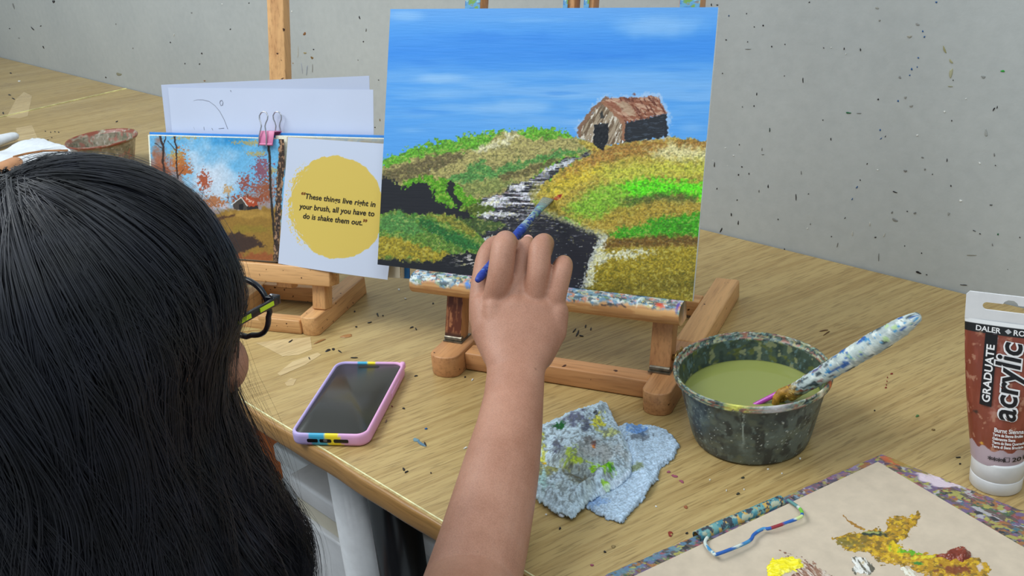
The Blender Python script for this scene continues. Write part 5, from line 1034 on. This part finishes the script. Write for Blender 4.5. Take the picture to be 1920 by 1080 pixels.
# ------------------------------------------------------------------ the painter
az, q5 = math.radians(112), math.radians(5)
HF = np.array([math.cos(az)*math.cos(q5), math.sin(az)*math.cos(q5), -math.sin(q5)]); HR = np.array([math.sin(az), -math.cos(az), 0]); HU = np.cross(HR, HF)
HC = dp(508, 562, .70)-.09*HF-.07*HR
def hd(f, r, u): return HC+HF*f+HR*r+HU*u
HFR = np.array([HR, HF, HU])
PER = empty('person', 'person with long straight black hair and glasses, seen from behind, painting at the canvas', 'person', (HC[0], HC[1]-.12, -.75))
po = np.array(PER.location)
skin = NM('brown_skin', .5, .35); vsk = skin.coord()
n1_ = skin.noise(vsk, 22, 4, .6); n2_ = skin.noise(vsk, 900, 3, .6)
cs_ = skin.ramp(n1_, [(.3, (160, 112, 90)), (.55, (178, 130, 108)), (.75, (186, 140, 118))]); cs_ = skin.mix(.18, cs_, skin.ramp(n2_, [(.35, (120, 74, 56)), (.6, (205, 150, 124))]))
mole = skin.noise(skin.coord(), 120, 1, .3); cs_ = skin.mix(skin.ramp(mole, [(.80, (0, 0, 0)), (.83, (160, 160, 160))]), cs_, (92, 52, 40))
skin.color(cs_); skin.bump(n2_, .22, .0005); skin.b.inputs['Subsurface Weight'].default_value = .12; skin.b.inputs['Subsurface Scale'].default_value = .004; skin.b.inputs['Subsurface Radius'].default_value = (1, .35, .2)
skin = skin.m
camr = CR[0]
b = MB()
def T(pts, rad, flat=1., side=None, n=20): b.tube(pts, rad, n, flat=flat, side=side, round_end=True)
# forearm: elbow to wrist (photographed outline, limb tapering to the wrist)
ELB = np.array([-.428, .318, .040])
arm = [ELB, dp(882, 1120, .745), dp(889, 1080, .757), dp(908, 1010, .783), dp(925, 940, .806), dp(941, 870, .830), dp(955, 800, .856), dp(963, 745, .880), dp(967, 700, .897), dp(968, 672, .908)]
armw = [.044, .0385, .0362, .0350, .0335, .0315, .0282, .0262, .0258, .0275]
T(arm, armw, [1, .95, .92, .9, .88, .86, .82, .76, .70, .66], camr, 28)
# back of the hand: flattened block from wrist to the knuckles
b.tube([dp(967, 740, .882), dp(967, 715, .892), dp(968, 690, .900), dp(970, 655, .912), dp(974, 620, .922), dp(978, 594, .929), dp(979, 574, .931), dp(980, 560, .933), dp(981, 549, .935)], [.015, .023, .0265, .0335, .0395, .0410, .0395, .0345, .024], 30, flat=[.8, .7, .66, .52, .46, .44, .40, .34, .30], side=camr)
T([dp(948, 690, .904), dp(934, 630, .920), dp(927, 585, .927)], [.012, .0135, .0125], 1, camr); T([dp(968, 690, .902), dp(967, 630, .9185), dp(966, 575, .926)], [.011, .0125, .0120], 1, camr); T([dp(988, 690, .904), dp(1000, 630, .9195), dp(1004, 585, .927)], [.011, .0125, .0118], 1, camr); T([dp(1004, 680, .908), dp(1026, 640, .922), dp(1036, 605, .928)], [.011, .012, .0112], 1, camr)
# thenar side and heel of the hand
T([dp(935, 670, .915), dp(915, 620, .930), dp(905, 575, .938)], [.014, .0155, .0125], 1, camr)
T([dp(1010, 670, .915), dp(1036, 620, .926), dp(1043, 585, .928)], [.013, .0135, .0118], 1, camr)
fing = {
 'index': ([dp(925, 600, .939), dp(929, 560, .931), dp(938, 515, .926), dp(945, 463, .932), dp(950, 452, .955), dp(958, 462, .985)], [.0110, .0118, .0120, .0118, .0098, .0082]),
 'middle': ([dp(962, 600, .936), dp(966, 560, .931), dp(974, 520, .942), dp(980, 487, .957), dp(987, 463, .972), dp(989, 456, .990)], [.0112, .0110, .0098, .0094, .0086, .0074]),
 'ring': ([dp(1000, 600, .934), dp(1003, 555, .929), dp(1009, 512, .928), dp(1013, 468, .934), dp(1021, 456, .950), dp(1020, 474, .972)], [.0112, .0112, .0110, .0108, .0094, .0078]),
 'pinky': ([dp(1030, 612, .932), dp(1037, 575, .929), dp(1046, 540, .928), dp(1056, 502, .932), dp(1055, 495, .946), dp(1041, 512, .962)], [.0108, .0104, .0096, .0090, .0080, .0070]),
}
for k, (P_, R_s) in fing.items():
    # smooth the joint chain
    P_ = np.array(P_); tt = np.linspace(0, len(P_)-1, 26); Q = np.array([crom(P_, t) for t in tt]); T(Q, np.interp(tt, range(len(P_)), R_s), 1, camr, 18)
for c, r in ((dp(926, 578, .9265), .0110), (dp(966, 572, .9275), .0110), (dp(1003, 576, .9275), .0105), (dp(1036, 598, .928), .0095), (dp(1056, 512, .9315), .0078), (dp(1011, 472, .932), .0096), (dp(945, 466, .929), .0106)):
    b.ball(c, r, 14)
# thumb behind the index finger, pressing the brush from the left
th_ = [dp(905, 600, .942), dp(903, 560, .948), dp(906, 515, .958), dp(914, 480, .968), dp(926, 462, .976), dp(938, 455, .984)]
tt = np.linspace(0, 5, 26); Q = np.array([crom(np.array(th_), t) for t in tt]); T(Q, np.interp(tt, range(6), [.013, .0118, .0104, .0104, .0098, .0080]), 1, camr, 18)
# upper arm, shoulders, torso, far arm, neck
SHR, SHL, NB = np.array([-.475, .095, -.015]), np.array([-.775, .055, -.02]), hd(-.045, 0, -.165)
T([SHR, SHR*.5+ELB*.5+np.array([.006, 0, -.006]), ELB-np.array([.004, .022, .004])], [.052, .045, .034], 1, None, 24)
T([SHL, np.array([-.83, .17, -.10]), np.array([-.86, .27, -.19])], [.052, .045, .038], 1, None, 24)
T([np.array([-.86, .27, -.19]), np.array([-.78, .31, -.225]), np.array([-.70, .30, -.245]), np.array([-.66, .29, -.25])], [.038, .034, .026, .024], [1, 1, .8, .6], None, 24)
T([np.array([-.80, .42, .022]), np.array([-.80, .46, .030]), np.array([-.803, .485, .028])*1.0], [.026, .03, .016], .5, np.array([1., 0, 0]), 20) if 0 else None
T([SHL, SHL*.5+SHR*.5+np.array([0, .01, .015]), SHR], [.050, .066, .050], [1, .9, 1], np.array([0, 1., 0]), 28)
HIP = np.array([-.60, -.17, -.335])
T([NB+np.array([0, 0, -.085]), NB+np.array([.0, -.01, -.15]), np.array([-.615, -.03, -.21]), HIP+np.array([0, .03, .05]), HIP], [.10, .155, .140, .150, .155], [.75, .68, .7, .75, .75], np.array([1., .1, 0]), 36)
T([hd(-.01, 0, -.05), hd(-.03, 0, -.115), NB+np.array([0, 0, -.07])], [.055, .050, .060], 1, HR, 28)
# far hand resting in the lap line of the table edge
# head: skull, face, jaw, features
b.ball(hd(-.008, 0, .016), (.068, .088, .084), 40, HFR); b.ball(hd(.030, 0, -.025), (.058, .055, .080), 36, HFR); b.ball(hd(.045, 0, -.085), (.032, .035, .028), 28, HFR)
T([hd(-.0, .052, -.05), hd(.03, .042, -.078), hd(.055, .012, -.095)], [.018, .018, .016], 1); T([hd(-.0, -.052, -.05), hd(.03, -.042, -.078), hd(.055, -.012, -.095)], [.018, .018, .016], 1)
for s in (-1, 1):
    b.ball(hd(.054, s*.044, -.036), (.024, .022, .024), 20, HFR)      # cheek
    b.ball(hd(.072, s*.030, .022), (.024, .010, .008), 18, HFR)       # brow
    T([hd(.002, s*.070, .012), hd(-.008, s*.078, .016), hd(-.014, s*.079, .002), hd(-.010, s*.075, -.016), hd(-.002, s*.070, -.024)], [.005, .006, .007, .006, .005], .6)
T([hd(.084, 0, .012), hd(.098, 0, -.012), hd(.106, 0, -.028)], [.006, .008, .010], 1); b.ball(hd(.094, .010, -.031), .007, 14); b.ball(hd(.094, -.010, -.031), .007, 14)
T([hd(.078, -.020, -.055), hd(.088, 0, -.053), hd(.078, .020, -.055)], [.005, .007, .005], .7); T([hd(.076, -.017, -.063), hd(.085, 0, -.064), hd(.076, .017, -.063)], [.005, .007, .005], .7)
# thighs and shins reaching the floor under the table edge
for s, x in ((1, -.53), (-1, -.69)):
    T([HIP+np.array([s*.07, .02, -.02]), np.array([x+s*.02, .12, -.345]), np.array([x+s*.03, .26, -.34])], [.086, .074, .058], .9, None, 28)
    T([np.array([x+s*.03, .26, -.345]), np.array([x+s*.03, .275, -.52]), np.array([x+s*.03, .27, -.69])], [.056, .048, .033], 1, None, 24)
    T([np.array([x+s*.03, .25, -.715]), np.array([x+s*.035, .33, -.722]), np.array([x+s*.035, .39, -.732])], [.033, .036, .026], .6, np.array([1., 0, 0]), 20)
b.v = [tuple(np.array(v)-po) for v in b.v]
body = b.build('body', skin, PER, True)
m = body.modifiers.new('join', 'REMESH'); m.mode = 'VOXEL'; m.voxel_size = .0014; m.use_smooth_shade = True
m = body.modifiers.new('soft', 'SMOOTH'); m.factor = .6; m.iterations = 7
# left hand: its own fingers resting on the edge, joined in the same surface above would be hidden by the hair
def pchild(mb, name, mat, smooth=True):
    mb.v = [tuple(np.array(v)-po) for v in mb.v]; return mb.build(name, mat, PER, smooth)
nail = plain('fingernail', (216, 160, 146), .3, .5, .04)
for (u, v, d, r, fr__) in ((990, 449, .984, (.0052, .0016, .0062), None), (1037, 506, .9545, (.0038, .0016, .0048), None)):
    pchild(MB().ball(dp(u, v, d), (r[0], r[2], r[1]), 14, np.array([CR[0], unit(-CR[1]*.8-CR[2]*.6)*-1, unit(CR[1]*.6-CR[2]*.8)])), 'fingernail', nail)
eye = plain('eye_white', (226, 222, 216), .15, .5, .02)
for s in (-1, 1):
    pchild(MB().ball(hd(.078, s*.031, .002), (.012, .008, .007), 16, HFR), 'eye', eye); pchild(MB().ball(hd(.0855, s*.031, .000), (.0045, .0015, .0045), 12, HFR), 'iris', plain('brown_iris', (50, 28, 18), .15, .5, .05))
# clothing
cloth = plain('grey_shirt_cotton', (150, 150, 156), .9, .1, .05, 300, .3); jeans = plain('dark_trousers', (40, 44, 58), .9, .1, .08, 300, .3)
b = MB()
T([SHL+np.array([-.02, 0, 0]), SHL*.5+SHR*.5+np.array([0, .008, .012]), SHR+np.array([.02, 0, 0])], [.054, .073, .054], [1, .92, 1], np.array([0, 1., 0]), 28)
T([NB+np.array([0, 0, -.080]), NB+np.array([0, -.01, -.15]), np.array([-.615, -.03, -.21]), HIP+np.array([0, .03, .05]), HIP+np.array([0, 0, .01])], [.095, .160, .150, .160, .164], [.78, .72, .74, .78, .78], np.array([1., .1, 0]), 36)
T([SHR, SHR*.55+ELB*.45], [.062, .058], 1); T([SHL, SHL*.5+np.array([-.83, .17, -.10])*.5], [.062, .058], 1)
b.tube([NB+np.array([0, 0, -.09]), NB+np.array([0, 0, -.045])], [.086, .070], 28)
sh = pchild(b, 'shirt', cloth); m = sh.modifiers.new('join', 'REMESH'); m.mode = 'VOXEL'; m.voxel_size = .004; m.use_smooth_shade = True; m = sh.modifiers.new('soft', 'SMOOTH'); m.iterations = 8
b = MB()
T([HIP+np.array([-.03, 0, -.01]), HIP+np.array([.03, 0, -.01])], [.160, .160], .8, np.array([0, 1., 0]), 28)
for s, x in ((1, -.53), (-1, -.69)):
    T([HIP+np.array([s*.07, .02, -.02]), np.array([x+s*.02, .12, -.345]), np.array([x+s*.03, .26, -.34])], [.094, .082, .066], .95, None, 28)
    b.tube([np.array([x+s*.03, .262, -.335]), np.array([x+s*.03, .277, -.52]), np.array([x+s*.03, .272, -.68])], [.064, .057, .050], 24)
tr_ = pchild(b, 'trousers', jeans); m = tr_.modifiers.new('join', 'REMESH'); m.mode = 'VOXEL'; m.voxel_size = .005; m.use_smooth_shade = True; m = tr_.modifiers.new('soft', 'SMOOTH'); m.iterations = 6
# stool
st = empty('stool', 'low wooden stool under the seated painter', 'stool', (HIP[0], HIP[1], -.75))
bevel(MB().prism([(.17*math.cos(a), .17*math.sin(a)) for a in np.linspace(0, 2*math.pi, 40)[:-1]], .235, .262).build('seat', EW[0], st), .004)
for a in (45, 135, 225, 315):
    c_, s_n = math.cos(math.radians(a)), math.sin(math.radians(a)); MB().tube([(.15*c_, .15*s_n, 0), (.12*c_, .12*s_n, .236)], .015, 14).build('leg', EW[2], st, True)

# hair: an opaque undercoat and thousands of strands, one mesh
HS = hd(-.010, 0, .014); AX = (.074, .096, .084)                   # skull the hair lies on (right, forward, up)
CRN = unit(HU*1.0-HF*.28); CA = unit(HF-CRN*(HF@CRN)); CB_ = np.cross(CRN, CA)          # crown axis, forward, side
if CB_@HR < 0: CB_ = -CB_
rightness = np.array([camr[0], camr[1], 0]); rightness = rightness/np.linalg.norm(rightness)
def hair_path(psi, th0, lift, nseg, zend, wob, seed_, flare):
    """psi measured from the face, + towards the right side"""
    P = []; step = .0115; th = th0
    def ell(th, psi):
        # comb the front hair to the sides of the face
        lim = math.radians(62); side = 1 if psi >= 0 else -1
        if abs(psi) < lim:
            k = sstep(.75, 1.45, th); psi = psi*(1-k)+side*(lim+(abs(psi)-lim)*.25)*k
        D = math.cos(th)*CRN+math.sin(th)*(math.cos(psi)*CA+math.sin(psi)*CB_)
        l = np.array([D@HR, D@HF, D@HU]); return HS+HR*l[0]*(AX[0]+lift)+HF*l[1]*(AX[1]+lift)+HU*l[2]*(AX[2]+lift)
    pos = ell(th, psi); P.append(pos); falling = False; vel = None; k = 0
    while len(P) < nseg and pos[2] > zend:
        if not falling:
            th += step/.1; nx_ = ell(th, psi); d = nx_-pos; 
            if unit(d)[2] < -.86 or th > 2.0: falling = True; vel = unit(d)
            pos = nx_
        else:
            out = pos-HS; out[2] = 0; out = unit(out); s = max(0, HS[2]-pos[2]); tgt = np.array([0, 0, -1.])+out*flare(s, out)
            vel = unit(vel*.65+unit(tgt)*.35); k += 1
            a = wob*math.sin(seed_*9+len(P)*.33+seed_*3); pos = pos+vel*step+np.cross(vel, out)*a*.004
        P.append(pos)
    P = np.array(P); s = HS[2]-P[:, 2]; o = P-HS; o[:, 2] = 0; o /= np.linalg.norm(o, axis=1)[:, None]+1e-9; r = np.clip(o@rightness, 0, 1)
    return P-rightness*(.0125*r**2*np.interp(s, [-.01, .012, .03, .075, .11, .14], [0, .3, 1, 1, .35, 0]))[:, None]
def flare(s, out):
    r = float(out@rightness); q = max(0, r)
    return (1-q)*float(np.interp(s, [0, .13, .17, .30], [-.05, -.05, .42, .30]))+q*float(np.interp(s, [0, .012, .035, .06, .10, .125, .16, .185, .21], [0, -.45, -.35, -.02, .08, .30, .42, .25, -.35]))
rng = np.random.RandomState(11)
SV, SF = [], []; off = 0
nP, nT = 110, 44
rows = []
for i in range(nP):
    psi = -math.pi+2*math.pi*i/nP
    if abs(psi) < .001: psi = .001
    P = hair_path(psi, .02, .007, 60, -.10, 0, 0, lambda s, o: flare(s, o)*.9)
    L_ = np.concatenate([[0], np.cumsum(np.linalg.norm(np.diff(P, axis=0), axis=1))]); q = np.linspace(0, L_[-1], nT)
    rows.append(np.stack([np.interp(q, L_, P[:, k]) for k in range(3)], 1))
R = np.array(rows); SV = [R.reshape(-1, 3)]
ii = [i for i in range(nP)]
for i in range(nP):
    j = (i+1) % nP
    if np.linalg.norm(R[i, -1]-R[j, -1]) > .05: continue
    for k in range(nT-1): SF.append((i*nT+k, i*nT+k+1, j*nT+k+1, j*nT+k))
off = nP*nT
def ribbon(P, r):
    global off
    k = len(P); Tn = np.gradient(P, axis=0); Tn /= np.linalg.norm(Tn, axis=1)[:, None]+1e-9; out = P-HS; A = np.cross(Tn, out); A /= np.linalg.norm(A, axis=1)[:, None]+1e-9; B = np.cross(A, Tn)
    rr = (r*np.clip(np.linspace(1.3, .35, k), .2, 1))[:, None]
    V = np.stack([P+A*rr, P+B*rr*.7, P-A*rr], 1).reshape(-1, 3); SV.append(V)
    for i in range(k-1):
        a = off+i*3; SF.append((a, a+1, a+4, a+3)); SF.append((a+1, a+2, a+5, a+4))
    off += 3*k
NL = 420
for l in range(NL):
    psi = rng.uniform(-math.pi, math.pi)
    thr = rng.choice([rng.uniform(.0, .35), rng.uniform(.1, 1.1)]); lift = rng.uniform(.009, .017); ze = rng.uniform(-.07, .0); wb_ = rng.uniform(.2, 1.2); sd_ = rng.rand()*6
    if math.cos(psi) > .45 and False: continue
    P0_ = hair_path(psi, thr, lift, 62, ze, wb_, sd_, flare)
    if len(P0_) < 6: continue
    n_s = 20; 
    for s in range(n_s):
        ph = rng.normal(0, 1, 3); t = np.linspace(0, 1, len(P0_))[:, None]
        spread = .0035+.0045*t+.004*np.sin(t*7+ph[0]*2)*rng.uniform(.0, .6); out = P0_-HS; Tn = np.gradient(P0_, axis=0); A = np.cross(Tn, out); A /= np.linalg.norm(A, axis=1)[:, None]+1e-9; o_ = out/np.linalg.norm(out, axis=1)[:, None]
        Q = P0_+A*spread*ph[0]+o_*(.0016*np.abs(ph[1])+.0011*np.sin(t*11+ph[2]*3))
        e_ = len(Q)-rng.randint(0, 5); ribbon(Q[:e_:1], rng.uniform(.00022, .00042))
# a few stray hairs falling over the glasses and lifting off the crown
for i in range(46):
    psi = rng.uniform(.75, 1.25); P0_ = hair_path(psi, rng.uniform(.2, .6), rng.uniform(.012, .019), 40, rng.uniform(.08, .2), 1.6, rng.rand()*6, lambda s, o: .05+.10*math.sin(s*30+psi*20))
    ribbon(P0_, .00016)
for i in range(160):
    psi = rng.uniform(-math.pi, math.pi); P0_ = hair_path(psi, rng.uniform(.0, 1.2), rng.uniform(.018, .024), 50, rng.uniform(-.05, .2), 2.2, rng.rand()*6, lambda s, o: flare(s, o)*1.25)
    ribbon(P0_, .00013)
hm_ = NM('black_hair', .45, .42); hv = hm_.coord(); hm_.color(hm_.ramp(hm_.noise(hv, 40, 3), [(.35, (13, 15, 22)), (.65, (27, 29, 40))])); hm_.b.inputs['Sheen Weight'].default_value = .05
V = np.vstack(SV)-po
hair = new_mesh('hair', V, SF, hm_.m, PER, True)

# ------------------------------------------------------------------ glasses
HG = dp(508, 562, .70)                                                # outer right hinge
def gd(f, r, u): return HG+HF*f+HR*r+HU*u                          # from the hinge
GLS = empty('eyeglasses', 'black-framed eyeglasses with lime green temple stripe, worn by the painter', 'glasses', HG)
blk = plain('black_acetate', (22, 24, 32), .25, .5, .05); lime = plain('lime_stripe', (196, 222, 40), .35, .5, .04)
lensm = NM('clear_lens', .0, .5); lensm.color((240, 244, 240)); lensm.b.inputs['Transmission Weight'].default_value = 1; lensm.b.inputs['IOR'].default_value = 1.12; lensm = lensm.m
def lens_outline(cx, s=1):
    o = []
    for k in range(48):
        a = 2*math.pi*k/48; x = .0265*math.copysign(abs(math.cos(a))**.80, math.cos(a)); y = .0215*math.copysign(abs(math.sin(a))**.86, math.sin(a))
        if y < 0: x *= .93
        o.append((cx+x*s, y-.0125+.002*(x*s > 0)))
    return o
for s, cx in ((1, -.0305), (-1, -.0305-.068)):
    pts = [gd(.004-.0+(-.10*(abs(x+.0645)-.02)**1)*.0+(-((x+.0645)/.07)**2*.008)+.004, x, y) for x, y in lens_outline(cx, s)]
    mb = MB(); n = len(pts); v = []
    P = np.array(pts); ctr = P.mean(0)
    for i in range(n):
        t = unit(P[(i+1) % n]-P[i-1]); o_ = unit((P[i]-ctr)-t*((P[i]-ctr)@t)); 
        for a in range(8): v.append(P[i]+.0019*math.cos(a*math.pi/4)*o_+.0024*math.sin(a*math.pi/4)*HF-HG)
    mb.add(v, [(i*8+a, i*8+(a+1) % 8, ((i+1) % n)*8+(a+1) % 8, ((i+1) % n)*8+a) for i in range(n) for a in range(8)]); mb.build('rim', blk, GLS, True)
    v = [p-HG+HF*.0006 for p in P]+[p-HG-HF*.0006 for p in P]; f = [tuple(range(n)), tuple(range(2*n-1, n-1, -1))]+[(i, n+i, n+(i+1) % n, (i+1) % n) for i in range(n)]
    new_mesh('lens', v, f, lensm, GLS)
MB().tube([gd(.008, -.0575, -.006)-HG, gd(.010, -.0645, -.003)-HG, gd(.008, -.0715, -.006)-HG], .0020, 10, round_end=True).build('bridge', blk, GLS, True)
for s, r0 in ((1, 0.), (-1, -.129)):
    bevel(MB().box(-.004, .004, -.002, .006, -.0035, .0035, (gd(0, r0, -.001)-HG, HR, HF, HU)).build('hinge_block', blk, GLS), .001)
    mb = MB().box(-.0012, .0012, -.097, .002, -.0028, .0028, (gd(0, r0+s*.003, -.001)-HG, HR, HF, HU)); mb.tube([gd(-.096, r0+s*.003, -.001)-HG, gd(-.112, r0+s*.001, -.008)-HG, gd(-.128, r0-s*.001, -.026)-HG], [.0028, .003, .0022], 12, flat=.5, round_end=True)
    TMP = bevel(mb.build('temple', blk, GLS), .0006)
    MB().box(.0012, .0017, -.018, -.003, -.0014, .0016, (gd(0, r0+s*.003, -.001)-HG, HR*s, HF, HU)).build('temple_stripe', lime, TMP)
    MB().box(.0012, .0017, -.044, -.028, -.0014, .0016, (gd(0, r0+s*.003, -.001)-HG, HR*s, HF, HU)).build('temple_stripe', lime, TMP)
    MB().ball(gd(-.0005, r0+s*.001, .0035)-HG, .0013, 10).build('hinge_screw', chrome, TMP, True)

# ------------------------------------------------------------------ brush in the hand
tip = hp(1029, 371, np.array(CAN.location), np.cross(e1, up1)); endp = dp(897.5, 523, .932)
bd = unit(endp-tip); Lb = np.linalg.norm(endp-tip); tip = tip+bd*.0012
BR = empty('paintbrush', 'slim blue-handled flat brush held in the hand, tip touching the canvas', 'paintbrush', tip)
mb = MB().tube([bd*t*Lb for t in (.20, .24, .30, .42, .6, .8, .97, 1)], [.0030, .0032, .0037, .0046, .0044, .0042, .0038, .003], 16, round_end=True)
V = np.array(mb.v); s_ = V@bd*1000; an = np.arctan2(V[:, 2], V[:, 0])*4; 
mb2 = MB().tube([bd*Lb*t for t in np.linspace(.20, 1, 90)], np.interp(np.linspace(.2, 1, 90), [.2, .3, .42, .6, .97, 1], [.0030, .0037, .0046, .0045, .0040, .0030]), 16, round_end=True)
V = np.array(mb2.v); s_ = V@bd*1000; an = np.cos((np.arange(len(V)) % 16)*math.pi/8+.6)*3+3; p = Paint(s_, an, (38, 62, 156)); p.mix(sstep(.66, .7, fbm(s_/3, an, 330)), (100, 140, 200)); p.mix(sstep(.6, .7, fbm(s_/2.5, an+7, 332))*.8, (24, 38, 104)); p.mix(sstep(Lb*430, Lb*360, s_)*sstep(.4, .5, fbm(s_/3, an, 334)), (150, 170, 168))
new_mesh('handle', V, mb2.f, fleck, BR, True, p.c)
mb2 = MB().tube([bd*Lb*t for t in np.linspace(.085, .245, 24)], np.linspace(.0054, .0034, 24), 16, flat=list(np.linspace(.4, 1, 24)), side=camr); V = np.array(mb2.v); s_ = V@bd*1000; an = np.cos((np.arange(len(V)) % 16)*math.pi/8+.6)*2+3; p = Paint(s_, an, (118, 134, 134)); p.mix(sstep(.55, .62, fbm(s_/3, an, 336)), (60, 86, 150)); p.mix(sstep(.6, .66, fbm(s_/3, an+4, 338)), (120, 170, 160))
new_mesh('ferrule', V, mb2.f, fleck, BR, True, p.c)
MB().tube([bd*Lb*t for t in (0, .02, .05, .09)], [.0062, .0064, .0060, .0054], 16, flat=[.15, .28, .38, .4], side=camr).build('bristles', plain('grey_bristles', (126, 130, 118), .7, .2, .2, 800, .5), BR, True)
